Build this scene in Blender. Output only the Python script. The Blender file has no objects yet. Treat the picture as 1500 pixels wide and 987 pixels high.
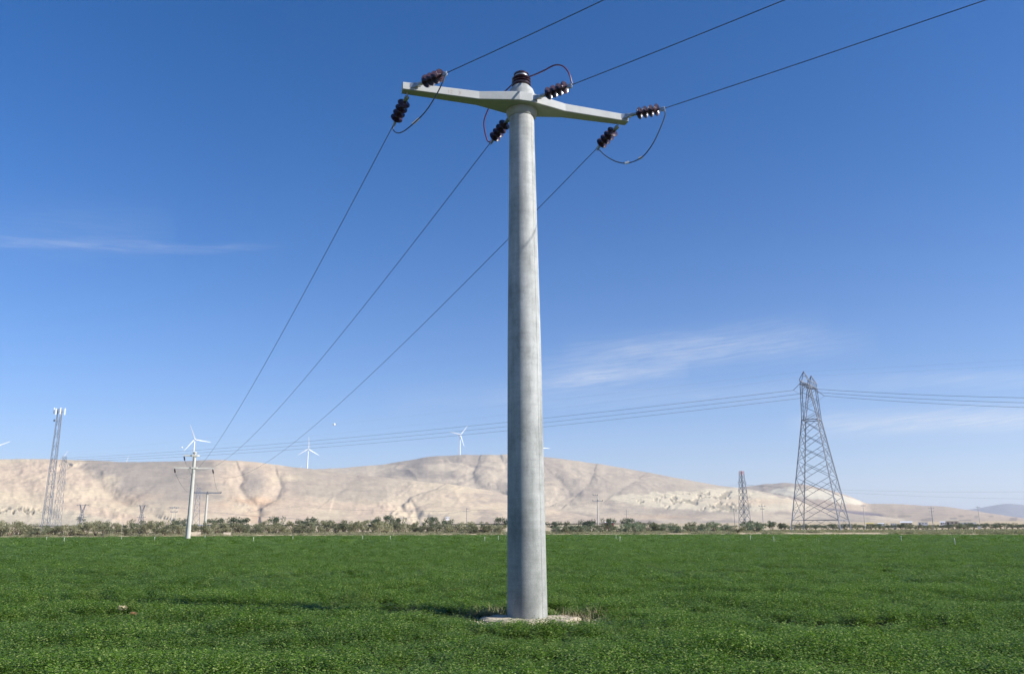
import bpy, math, random
import numpy as np
from mathutils import Vector, Matrix
R = math.radians
random.seed(7); rng = np.random.default_rng(7)
sc = bpy.context.scene
col = sc.collection

# ------------------------------------------------------------------ camera
PITCH, ROLL, FPX, CH = R(13.28), R(0.28), 1188.0, 1.7
cam_data = bpy.data.cameras.new('camera'); cam = bpy.data.objects.new('camera', cam_data); col.objects.link(cam)
cam_data.sensor_width = 36; cam_data.lens = FPX * 36 / 1500
cam_data.clip_start = 0.1; cam_data.clip_end = 60000
cam.location = (0, 0, CH)
_rt0, _up0 = Vector((1, 0, 0)), Vector((0, -math.sin(PITCH), math.cos(PITCH)))
_fw = Vector((0, math.cos(PITCH), math.sin(PITCH)))
_rt = _rt0 * math.cos(ROLL) - _up0 * math.sin(ROLL)
_up = _rt0 * math.sin(ROLL) + _up0 * math.cos(ROLL)
_m = Matrix((_rt, _up, -_fw)).transposed()
cam.rotation_euler = _m.to_euler()
sc.camera = cam
sc.render.resolution_x, sc.render.resolution_y = 1024, 673

# surveying helpers: from a sight line of the photograph to a place in the world
CAMP = Vector((0, 0, CH))
def proj(q):
    q = Vector(q) - CAMP; z = q.dot(_fw)
    return 750 + FPX * q.dot(_rt) / z, 493.5 - FPX * q.dot(_up) / z
def ray(x, y): return _fw + _rt * ((x - 750) / FPX) - _up * ((y - 493.5) / FPX)
def atz(x, y, z):
    d = ray(x, y); return d * ((z - CH) / d.z) + CAMP
def atY(x, y, Y):
    d = ray(x, y); return d * (Y / d.y) + CAMP
def atd(x, y, d):                       # the point at ground distance d seen at (x, y)
    r = ray(x, y); return r * (d / math.hypot(r.x, r.y)) + CAMP

# ------------------------------------------------------------------ world and sun
SUN_EL, SUN_AZ = 29.0, 107.5            # azimuth clockwise from +Y (straight ahead)
world = bpy.data.worlds.new('World'); sc.world = world; world.use_nodes = True
wn, wl = world.node_tree.nodes, world.node_tree.links
wn.clear()
def nmath(nt, op, a, b=None, c=None, clamp=False):
    n = nt.nodes.new('ShaderNodeMath'); n.operation = op; n.use_clamp = clamp
    for i, v in enumerate((a, b, c)):
        if v is None: continue
        if isinstance(v, (int, float)): n.inputs[i].default_value = v
        else: nt.links.new(v, n.inputs[i])
    return n.outputs[0]
def build_world():
    nt = world.node_tree
    sky = wn.new('ShaderNodeTexSky'); sky.sky_type = 'NISHITA'; sky.sun_disc = False
    sky.sun_elevation = R(SUN_EL); sky.sun_rotation = R(SUN_AZ)
    sky.altitude = 900; sky.air_density = 1.0; sky.dust_density = 0.35; sky.ozone_density = 4.5
    bg = wn.new('ShaderNodeBackground'); bg.inputs[1].default_value = 0.09
    out = wn.new('ShaderNodeOutputWorld')
    tc = wn.new('ShaderNodeTexCoord'); sep = wn.new('ShaderNodeSeparateXYZ')
    wl.new(tc.outputs['Generated'], sep.inputs[0])
    M = lambda *a, **k: nmath(nt, *a, **k)
    az = M('MULTIPLY', M('ARCTAN2', sep.outputs[0], sep.outputs[1]), 57.2958)
    el = M('MULTIPLY', M('ARCSINE', sep.outputs[2]), 57.2958)
    # cirrus streaks: (azimuth start, end, elevation at start, at end, half thickness, strength)
    streaks = []
    def azel(x, y):
        r = ray(x, y); return math.degrees(math.atan2(r.x, r.y)), math.degrees(math.asin(r.z / r.length))
    for (x0, y0, x1, y1, w, s) in ((-60, 350, 420, 361, .24, .085), (-300, 362, 200, 350, .25, .05), (-40, 335, 260, 340, 1.6, .05), (770, 562, 1010, 540, .55, .30), (740, 545, 1220, 476, 1.1, .14),
                                   (820, 515, 1290, 500, 1.0, .13), (1150, 622, 1800, 600, .7, .42), (700, 585, 1330, 560, .8, .12),
                                   (1270, 560, 1650, 548, .5, .16), (560, 590, 800, 575, .9, .06)):
        a0, e0 = azel(x0, y0); a1, e1 = azel(x1, y1); streaks.append((a0, a1, e0, e1, w, s))
    cx = wn.new('ShaderNodeCombineXYZ')
    wl.new(M('MULTIPLY', az, 0.16), cx.inputs[0]); wl.new(M('MULTIPLY', M('ADD', el, M('MULTIPLY', az, -0.06)), 1.7), cx.inputs[1])
    nz = wn.new('ShaderNodeTexNoise'); nz.inputs['Scale'].default_value = 1.0; nz.inputs['Detail'].default_value = 6
    nz.inputs['Roughness'].default_value = .62
    wl.new(cx.outputs[0], nz.inputs['Vector'])
    wob = M('MULTIPLY', M('SUBTRACT', nz.outputs[0], .5), 1.4)
    tot = None
    for a0, a1, e0, e1, w, s in streaks:
        t = M('DIVIDE', M('SUBTRACT', az, a0), a1 - a0)
        win = M('MULTIPLY', t, M('SUBTRACT', 1.0, t)); win = M('MULTIPLY', M('MAXIMUM', win, 0.0), 4.0)
        win = M('POWER', win, .6)
        mid = M('MULTIPLY_ADD', t, e1 - e0, e0)
        g = M('DIVIDE', M('SUBTRACT', M('ADD', el, wob), mid), w)
        g = M('EXPONENT', M('MULTIPLY', M('MULTIPLY', g, g), -1.0))
        v = M('MULTIPLY', M('MULTIPLY', g, win), s)
        tot = v if tot is None else M('ADD', tot, v)
    nz2 = wn.new('ShaderNodeTexNoise'); nz2.inputs['Scale'].default_value = 3.1; nz2.inputs['Detail'].default_value = 5
    cx2 = wn.new('ShaderNodeCombineXYZ'); wl.new(M('MULTIPLY', az, .09), cx2.inputs[0]); wl.new(M('MULTIPLY', M('ADD', M('ADD', el, M('MULTIPLY', wob, .5)), M('MULTIPLY', az, -.09)), 2.0), cx2.inputs[1])
    nz2.inputs['Roughness'].default_value = .7; wl.new(cx2.outputs[0], nz2.inputs['Vector'])
    tot = M('MULTIPLY', tot, M('MULTIPLY_ADD', nz2.outputs[0], 3.6, -.9), clamp=True)
    mix = wn.new('ShaderNodeMix'); mix.data_type = 'RGBA'
    wl.new(tot, mix.inputs[0])
    tint = wn.new('ShaderNodeMix'); tint.data_type = 'RGBA'; tint.blend_type = 'MULTIPLY'; tint.inputs[0].default_value = 1
    hs = wn.new('ShaderNodeHueSaturation'); hs.inputs['Saturation'].default_value = 1.29; wl.new(sky.outputs[0], hs.inputs['Color']); wl.new(hs.outputs[0], tint.inputs[6]); tint.inputs[7].default_value = (1.10, .97, 1.12, 1)
    # dusty pale air low over the plain
    pale = wn.new('ShaderNodeMix'); pale.data_type = 'RGBA'
    pf = M('MULTIPLY', M('EXPONENT', M('MULTIPLY', M('ABSOLUTE', el), -1 / 7.5)), .68)
    wl.new(pf, pale.inputs[0]); wl.new(tint.outputs[2], pale.inputs[6]); pale.inputs[7].default_value = (5.1, 5.8, 6.9, 1)
    wl.new(pale.outputs[2], mix.inputs[6])
    mix.inputs[7].default_value = (6.2, 6.5, 7.0, 1)
    wl.new(mix.outputs[2], bg.inputs[0]); wl.new(bg.outputs[0], out.inputs[0])
build_world()
sun_d = bpy.data.lights.new('sun', 'SUN'); sun = bpy.data.objects.new('sun', sun_d); col.objects.link(sun)
sun_d.energy = 5.0; sun_d.angle = R(.53); sun_d.color = (1, .965, .91)
_sd = Vector((math.sin(R(SUN_AZ)) * math.cos(R(SUN_EL)), math.cos(R(SUN_AZ)) * math.cos(R(SUN_EL)), math.sin(R(SUN_EL))))
sun.rotation_euler = _sd.to_track_quat('Z', 'Y').to_euler(); sun.location = _sd * 60
sc.view_settings.view_transform = 'Standard'; sc.view_settings.look = 'None'
sc.view_settings.exposure = 0.6; sc.view_settings.gamma = 1.0

# ------------------------------------------------------------------ helpers
def tag(o, label=None, cat=None, group=None, kind=None):
    if label: o['label'] = label
    if cat: o['category'] = cat
    if group: o['group'] = group
    if kind: o['kind'] = kind
    return o
def empty(name, loc, rz=0):
    o = bpy.data.objects.new(name, None); col.objects.link(o)
    o.location = loc; o.rotation_euler = (0, 0, rz); o.empty_display_size = .3
    return o
def root_of(p):
    while p.parent: p = p.parent
    return p
class MB:
    def __init__(s): s.v, s.f = [], []
    def add(s, vs, fs):
        n = len(s.v); s.v += [tuple(v) for v in vs]; s.f += [tuple(i + n for i in f) for f in fs]
    def box(s, x0, x1, y0, y1, z0, z1):
        s.add([(x0, y0, z0), (x1, y0, z0), (x1, y1, z0), (x0, y1, z0), (x0, y0, z1), (x1, y0, z1), (x1, y1, z1), (x0, y1, z1)],
              [(0, 3, 2, 1), (4, 5, 6, 7), (0, 1, 5, 4), (1, 2, 6, 5), (2, 3, 7, 6), (3, 0, 4, 7)])
    def bar(s, p, q, w, h=None, n=4):
        p, q = Vector(p), Vector(q); d = (q - p).normalized(); h = h or w
        u = d.cross(Vector((0, 0, 1))); u = u.normalized() if u.length > 1e-4 else Vector((1, 0, 0))
        t = d.cross(u)
        vs = [c + u * (a * w / 2) + t * (b * h / 2) for c in (p, q) for a, b in ((-1, -1), (1, -1), (1, 1), (-1, 1))]
        s.add(vs, [(0, 1, 2, 3), (7, 6, 5, 4), (0, 4, 5, 1), (1, 5, 6, 2), (2, 6, 7, 3), (3, 7, 4, 0)])
    def tube(s, pts, r, n=6, cap=True):
        pts = [Vector(p) for p in pts]; rs = r if isinstance(r, (list, tuple)) else [r] * len(pts)
        up = None; vs = []
        for i, p in enumerate(pts):
            d = (pts[min(i + 1, len(pts) - 1)] - pts[max(i - 1, 0)]).normalized()
            if up is None:
                up = d.cross(Vector((0, 0, 1))); up = up.normalized() if up.length > 1e-3 else Vector((1, 0, 0))
            up = (up - d * up.dot(d)).normalized(); w = d.cross(up)
            for k in range(n):
                a = 2 * math.pi * k / n; vs.append(p + up * (math.cos(a) * rs[i]) + w * (math.sin(a) * rs[i]))
        fs = [(i * n + k, i * n + (k + 1) % n, (i + 1) * n + (k + 1) % n, (i + 1) * n + k) for i in range(len(pts) - 1) for k in range(n)]
        if cap: fs += [tuple(range(n))[::-1], tuple(range((len(pts) - 1) * n, len(pts) * n))]
        s.add(vs, fs)
    def lathe(s, prof, base, axis=(0, 0, 1), n=20):      # prof: (distance along axis, radius)
        base = Vector(base); ax = Vector(axis).normalized()
        s.tube_frames([(base + ax * h, r) for h, r in prof], ax, n)
    def tube_frames(s, pr, ax, n):
        u = ax.cross(Vector((0, 0, 1))); u = u.normalized() if u.length > 1e-3 else Vector((1, 0, 0)); w = ax.cross(u)
        vs = [p + u * (math.cos(2 * math.pi * k / n) * r) + w * (math.sin(2 * math.pi * k / n) * r) for p, r in pr for k in range(n)]
        m = len(pr)
        fs = [(i * n + k, i * n + (k + 1) % n, (i + 1) * n + (k + 1) % n, (i + 1) * n + k) for i in range(m - 1) for k in range(n)]
        fs += [tuple(range(n))[::-1], tuple(range((m - 1) * n, m * n))]
        s.add(vs, fs)
    def mesh(s, name, mat, origin=(0, 0, 0), smooth=False):
        me = bpy.data.meshes.new(name); o = Vector(origin)
        me.from_pydata([tuple(Vector(v) - o) for v in s.v], [], s.f)
        import bmesh
        b = bmesh.new(); b.from_mesh(me); bmesh.ops.recalc_face_normals(b, faces=b.faces[:]); b.to_mesh(me); b.free()
        me.materials.append(mat)
        if smooth:
            me.polygons.foreach_set('use_smooth', [True] * len(me.polygons))
            me.set_sharp_from_angle(angle=R(35))
        return me
    def build(s, name, mat, parent=None, origin=None, smooth=False):
        if parent: origin = root_of(parent).location
        origin = origin if origin is not None else (0, 0, 0)
        o = bpy.data.objects.new(name, s.mesh(name, mat, origin, smooth)); col.objects.link(o)
        if parent: o.parent = parent
        else: o.location = origin
        return o
def dup_tree(o, parent=None):
    c = o.copy(); col.objects.link(c); c.parent = parent
    if parent is not None: c.matrix_parent_inverse = o.matrix_parent_inverse.copy()
    for ch in KIDS.get(o.name, []): dup_tree(ch, c)
    return c
KIDS = {}
def index_kids():
    KIDS.clear()
    for o in bpy.data.objects:
        if o.parent: KIDS.setdefault(o.parent.name, []).append(o)

# numpy noise
def _hash(ix, iy, seed):
    h = (ix.astype(np.int64) * 374761393 + iy.astype(np.int64) * 668265263 + seed * 982451653) & 0xffffffff
    h = ((h ^ (h >> 13)) * 1274126177) & 0xffffffff
    return ((h ^ (h >> 16)) & 0xffff) / 65535.0
def vnoise(x, y, seed=0):
    x = np.asarray(x, float); y = np.asarray(y, float)
    ix, iy = np.floor(x), np.floor(y); fx, fy = x - ix, y - iy
    fx = fx * fx * fx * (fx * (fx * 6 - 15) + 10); fy = fy * fy * fy * (fy * (fy * 6 - 15) + 10)
    a, b, c, d = _hash(ix, iy, seed), _hash(ix + 1, iy, seed), _hash(ix, iy + 1, seed), _hash(ix + 1, iy + 1, seed)
    return (a * (1 - fx) + b * fx) * (1 - fy) + (c * (1 - fx) + d * fx) * fy
def fbm(x, y, seed=0, o=4, g=.5):
    s = 0; a = 1; t = 0
    for k in range(o): s = s + a * vnoise(x * 2 ** k + 17.3 * k, y * 2 ** k - 9.1 * k, seed + k); t += a; a *= g
    return s / t
def ridged(x, y, seed=0, o=3, g=.5):
    s = 0; a = 1; t = 0
    for k in range(o): s = s + a * (1 - abs(2 * vnoise(x * 2 ** k + 5.7 * k, y * 2 ** k + 3.3 * k, seed + k) - 1)); t += a; a *= g
    return s / t
def sstep(x, a, b):
    t = np.clip((x - a) / (b - a), 0, 1); return t * t * (3 - 2 * t)

# ------------------------------------------------------------------ materials
def new_mat(name):
    m = bpy.data.materials.new(name); m.use_nodes = True; nt = m.node_tree
    return m, nt, nt.nodes['Principled BSDF']
def noise_node(nt, scale, detail=4, rough=.55, coord='Object', stretch=None, w=0):
    tc = nt.nodes.new('ShaderNodeTexCoord'); mp = nt.nodes.new('ShaderNodeMapping'); n = nt.nodes.new('ShaderNodeTexNoise')
    nt.links.new(tc.outputs[coord], mp.inputs[0]); nt.links.new(mp.outputs[0], n.inputs['Vector'])
    if stretch: mp.inputs['Scale'].default_value = stretch
    mp.inputs['Location'].default_value = (w, w * 2, w * 3)
    n.inputs['Scale'].default_value = scale; n.inputs['Detail'].default_value = detail; n.inputs['Roughness'].default_value = rough
    return n.outputs[0]
def ramp(nt, fac, stops):
    r = nt.nodes.new('ShaderNodeValToRGB'); nt.links.new(fac, r.inputs[0]); e = r.color_ramp.elements
    while len(e) < len(stops): e.new(.5)
    for el, (p, c) in zip(e, stops): el.position = p; el.color = (*c, 1)
    return r.outputs[0]
def mixc(nt, a, b, fac, mode='MIX'):
    n = nt.nodes.new('ShaderNodeMix'); n.data_type = 'RGBA'; n.blend_type = mode
    for i, v in ((0, fac), (6, a), (7, b)):
        if isinstance(v, (int, float)): n.inputs[i].default_value = v
        elif isinstance(v, tuple): n.inputs[i].default_value = (*v, 1)
        else: nt.links.new(v, n.inputs[i])
    return n.outputs[2]
def bump(nt, bsdf, h, dist, strength=1):
    b = nt.nodes.new('ShaderNodeBump'); b.inputs['Distance'].default_value = dist; b.inputs['Strength'].default_value = strength
    nt.links.new(h, b.inputs['Height']); nt.links.new(b.outputs[0], bsdf.inputs['Normal'])
def simple(name, c, rough=.8, metal=0, var=.25, scale=3, spec=.5, bumpd=0):
    m, nt, b = new_mat(name)
    n = noise_node(nt, scale, 5, .6)
    nt.links.new(ramp(nt, n, [(.3, tuple(x * (1 - var) for x in c)), (.7, tuple(min(1, x * (1 + var)) for x in c))]), b.inputs['Base Color'])
    b.inputs['Roughness'].default_value = rough; b.inputs['Metallic'].default_value = metal
    b.inputs['Specular IOR Level'].default_value = spec
    if bumpd: bump(nt, b, n, bumpd)
    return m
def concrete_mat():
    m, nt, b = new_mat('spun_concrete')
    # fine casting rings, cloudy patches, long drip stains and darker wear at the foot
    rings = noise_node(nt, 1.0, 5, .7, stretch=(1.6, 1.6, 17))
    patch = noise_node(nt, 1.3, 5, .6, stretch=(1.6, 1.6, .55), w=3)
    drip = noise_node(nt, 2.2, 5, .65, stretch=(3.2, 3.2, .22), w=8)
    grain = noise_node(nt, 60, 3, .6)
    blotch = noise_node(nt, 2.6, 6, .7, stretch=(1, 1, .8), w=11)
    c = ramp(nt, patch, [(.30, (.25, .255, .245)), (.5, (.37, .375, .36)), (.70, (.46, .465, .455))])
    c = mixc(nt, c, ramp(nt, rings, [(.3, (.76, .76, .76)), (.62, (1.12, 1.12, 1.12))]), .42, 'MULTIPLY')
    c = mixc(nt, c, ramp(nt, drip, [(.34, (.74, .77, .74)), (.5, (1, 1, 1)), (.66, (1.08, 1.08, 1.08))]), .6, 'MULTIPLY')
    c = mixc(nt, c, ramp(nt, grain, [(.3, (.8, .8, .8)), (.7, (1.16, 1.16, 1.16))]), .8, 'MULTIPLY')
    c = mixc(nt, c, ramp(nt, blotch, [(.34, (.74, .76, .74)), (.48, (1.0, 1.0, 1.0)), (.62, (1.16, 1.16, 1.15))]), .8, 'MULTIPLY')
    tc = nt.nodes.new('ShaderNodeTexCoord'); sp = nt.nodes.new('ShaderNodeSeparateXYZ'); nt.links.new(tc.outputs['Object'], sp.inputs[0])
    # damp, dusty lower metres: a darker stain with a ragged upper border
    foot = nmath(nt, 'ADD', nmath(nt, 'MULTIPLY', sp.outputs[2], -.18), nmath(nt, 'MULTIPLY', patch, 1.5))
    foot = nmath(nt, 'MULTIPLY_ADD', foot, 1.2, 0.1, clamp=True)
    c = mixc(nt, c, (.68, .68, .64), nmath(nt, 'MULTIPLY', foot, .85), 'MULTIPLY')
    nt.links.new(c, b.inputs['Base Color']); b.inputs['Roughness'].default_value = .62
    b.inputs['Specular IOR Level'].default_value = .35
    bump(nt, b, rings, .003, .35)
    return m
M_CONC = concrete_mat()
M_ARM = simple('cast_concrete', (.43, .435, .42), .75, var=.10, scale=2.5, bumpd=.004)
M_POLE2 = simple('pale_concrete', (.46, .45, .40), .8, var=.12, scale=.6)
M_PORC = simple('brown_porcelain', (.044, .021, .031), .22, var=.3, scale=8)
M_GALV = simple('galvanised_steel', (.42, .43, .44), .45, .6, .2, 5)
M_LATT = simple('weathered_lattice_steel', (.17, .19, .23), .6, .2, .2, .5)
M_LATTR = simple('red_painted_steel', (.45, .12, .11), .6, .0, .2, .5)
M_COND = simple('stranded_conductor', (.085, .105, .15), .55, .3, .1, 2)
M_CONDF = simple('dull_aluminium_conductor', (.10, .12, .15), .6, .2, .1, 1)
M_RED = simple('red_cable_sheath', (.13, .02, .05), .45, 0, .2, 3)
M_WHITE = simple('white_paint', (.80, .80, .80), .5, 0, .04, .05)
M_WALL = simple('pale_render', (.50, .43, .33), .9, 0, .12, .5)
M_ROOF = simple('white_sheet_roof', (.80, .80, .78), .5, 0, .06, .5)
M_REDW = simple('red_wall_paint', (.45, .06, .08), .7, 0, .1, .5)
M_DARK = simple('dark_opening', (.04, .04, .045), .6, 0, .1, 1)
M_YEL = simple('yellow_sheet', (.62, .5, .14), .7, 0, .1, 1)
M_MARK = simple('faded_paint_marking', (.42, .33, .28), .9, 0, .35, 30)
M_STAKE = simple('weathered_white_plastic', (.55, .58, .48), .7, 0, .1, 3)
M_STONE = simple('cream_limestone', (.42, .34, .21), .9, 0, .25, 9, bumpd=.01)
M_STONE2 = simple('rusty_stone', (.17, .085, .04), .9, 0, .35, 9, bumpd=.01)
M_PAD = simple('lime_concrete_footing', (.44, .37, .26), .95, 0, .3, 6, bumpd=.01)
M_STEM = simple('bark', (.16, .12, .085), .9, 0, .3, 3)
M_STRAW = simple('dry_straw', (.27, .225, .12), .85, 0, .35, 9)

def leaf_mat(name, c0, c1, transl=.25, rough=.5, spec=.4, world_scale=.35, pale=None):
    m, nt, b = new_mat(name)
    g = nt.nodes.new('ShaderNodeNewGeometry')
    oi = nt.nodes.new('ShaderNodeObjectInfo')
    tc = nt.nodes.new('ShaderNodeTexNoise'); tc.inputs['Scale'].default_value = world_scale; tc.inputs['Detail'].default_value = 3
    nt.links.new(g.outputs['Position'], tc.inputs['Vector'])
    f = nmath(nt, 'ADD', nmath(nt, 'MULTIPLY', g.outputs['Random Per Island'], .55), nmath(nt, 'MULTIPLY', oi.outputs['Random'], .25))
    f = nmath(nt, 'ADD', f, nmath(nt, 'MULTIPLY_ADD', tc.outputs[0], 1.1, -.45), clamp=True)
    c = mixc(nt, c0, c1, f)
    if pale:            # glints put into the colour on a few leaves; some patches are yellower
        pk = nmath(nt, 'GREATER_THAN', nmath(nt, 'FRACT', nmath(nt, 'MULTIPLY', g.outputs['Random Per Island'], 57.3)), .90)
        c = mixc(nt, c, pale, nmath(nt, 'MULTIPLY', pk, .8))
        yn = nt.nodes.new('ShaderNodeTexNoise'); yn.inputs['Scale'].default_value = .42; yn.inputs['Detail'].default_value = 5; nt.links.new(g.outputs['Position'], yn.inputs['Vector'])
        c = mixc(nt, c, (.17, .20, .04), nmath(nt, 'MULTIPLY', nmath(nt, 'SUBTRACT', yn.outputs[0], .58, clamp=True), 3.5, clamp=True))
    nt.links.new(c, b.inputs['Base Color']); b.inputs['Roughness'].default_value = rough; b.inputs['Specular IOR Level'].default_value = spec
    tr = nt.nodes.new('ShaderNodeBsdfTranslucent'); nt.links.new(mixc(nt, c, (1.1, 1.25, .7), 1.0, 'MULTIPLY'), tr.inputs[0])
    mx = nt.nodes.new('ShaderNodeMixShader'); mx.inputs[0].default_value = transl
    out = nt.nodes['Material Output']
    nt.links.new(b.outputs[0], mx.inputs[1]); nt.links.new(tr.outputs[0], mx.inputs[2]); nt.links.new(mx.outputs[0], out.inputs[0])
    return m
M_ALF = leaf_mat('alfalfa_leaf', (.045, .106, .009), (.146, .254, .027), .34, .5, .22, pale=(.34, .42, .12))
M_BUSHG = leaf_mat('grey_green_foliage', (.21, .20, .12), (.38, .36, .23), .28, .8, .2, .15)
M_BUSHD = leaf_mat('dark_green_foliage', (.065, .09, .05), (.14, .17, .10), .28, .6, .3, .15)
M_BUSHS = leaf_mat('sage_foliage', (.145, .175, .115), (.29, .33, .22), .28, .8, .2, .15)
M_BUSHO = leaf_mat('olive_foliage', (.13, .14, .08), (.26, .26, .155), .28, .7, .3, .15)

# ------------------------------------------------------------------ ground sheet
def field_edge(x, y=None):              # ground distance of the field's far edge along photo column px (229 m at left, 178 m at right)
    return np.interp(x, [-400, 0, 750, 1500, 1900], [236, 229, 205, 172, 160])
def col_of(X, Y):                       # photo column of a bearing
    return 750 + 1221 * np.tan(np.clip(np.arctan2(X, Y), -1.3, 1.3))
def ground_z(d, colx):
    fe = field_edge(colx)
    z = 0.16 * sstep(d, fe - 1, fe + 3) + 0.25 * sstep(d, fe + 3, fe + 30) + 9 * sstep(d, 420, 1500)
    return z
def build_ground():
    na = 420
    ang = np.linspace(-math.pi, math.pi, na + 1)[:-1]
    # finer in the view
    view = np.linspace(-.75, .75, 300); rest = np.linspace(.75, 2 * math.pi - .75, 60)[1:-1]
    ang = np.concatenate([view, rest]); na = len(ang)
    base = np.concatenate([[0.0], np.linspace(4, 150, 14)])
    rel = np.array([-1, -.1, 0, 1.2, 3, 6, 10, 16, 24, 34, 50, 80])
    far = np.array([300, 380, 450, 600, 800, 1000, 1300, 1700, 2500, 4000, 8000, 15000, 30000])
    rows = []
    for a in ang:
        c = float(col_of(math.sin(a), max(math.cos(a), .2))); fe = float(field_edge(c))
        rr = np.concatenate([base, fe + rel, np.maximum(far, fe + 90)])
        rows.append(rr)
    rr = np.array(rows)                  # na x nr
    nr = rr.shape[1]
    A = np.repeat(ang[:, None], nr, 1)
    X, Y = rr * np.sin(A), rr * np.cos(A)
    Z = ground_z(rr, col_of(np.sin(A), np.maximum(np.cos(A), .2)))
    v = np.stack([X, Y, Z], -1).reshape(-1, 3)
    f = []
    for i in range(na):
        j = (i + 1) % na
        for k in range(nr - 1): f.append((i * nr + k, i * nr + k + 1, j * nr + k + 1, j * nr + k))
    me = bpy.data.meshes.new('ground'); me.from_pydata(v.tolist(), [], f)
    o = bpy.data.objects.new('ground', me); col.objects.link(o); tag(o, kind='structure')
    fe = field_edge(col_of(v[:, 0], np.maximum(v[:, 1], 1))); d = np.hypot(v[:, 0], v[:, 1])
    infield = (1 - sstep(d, fe - .2, fe + .1))
    at = me.attributes.new('field', 'FLOAT', 'POINT'); at.data.foreach_set('value', infield)
    m, nt, b = new_mat('plain_soil')
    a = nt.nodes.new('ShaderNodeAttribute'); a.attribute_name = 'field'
    n1 = noise_node(nt, .05, 6, .6, stretch=(1, 1, 1)); n2 = noise_node(nt, .9, 5, .65)
    soil = ramp(nt, n1, [(.3, (.42, .31, .19)), (.5, (.62, .50, .34)), (.7, (.48, .39, .24))])
    soil = mixc(nt, soil, ramp(nt, n2, [(.3, (.7, .7, .62)), (.7, (1.15, 1.12, 1.05))]), .8, 'MULTIPLY')
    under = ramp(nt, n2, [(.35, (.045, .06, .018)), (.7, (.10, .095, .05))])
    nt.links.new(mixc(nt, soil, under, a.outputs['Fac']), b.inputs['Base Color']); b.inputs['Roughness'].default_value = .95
    b.inputs['Specular IOR Level'].default_value = .1
    me.materials.append(m); me.update()
build_ground()

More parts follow.
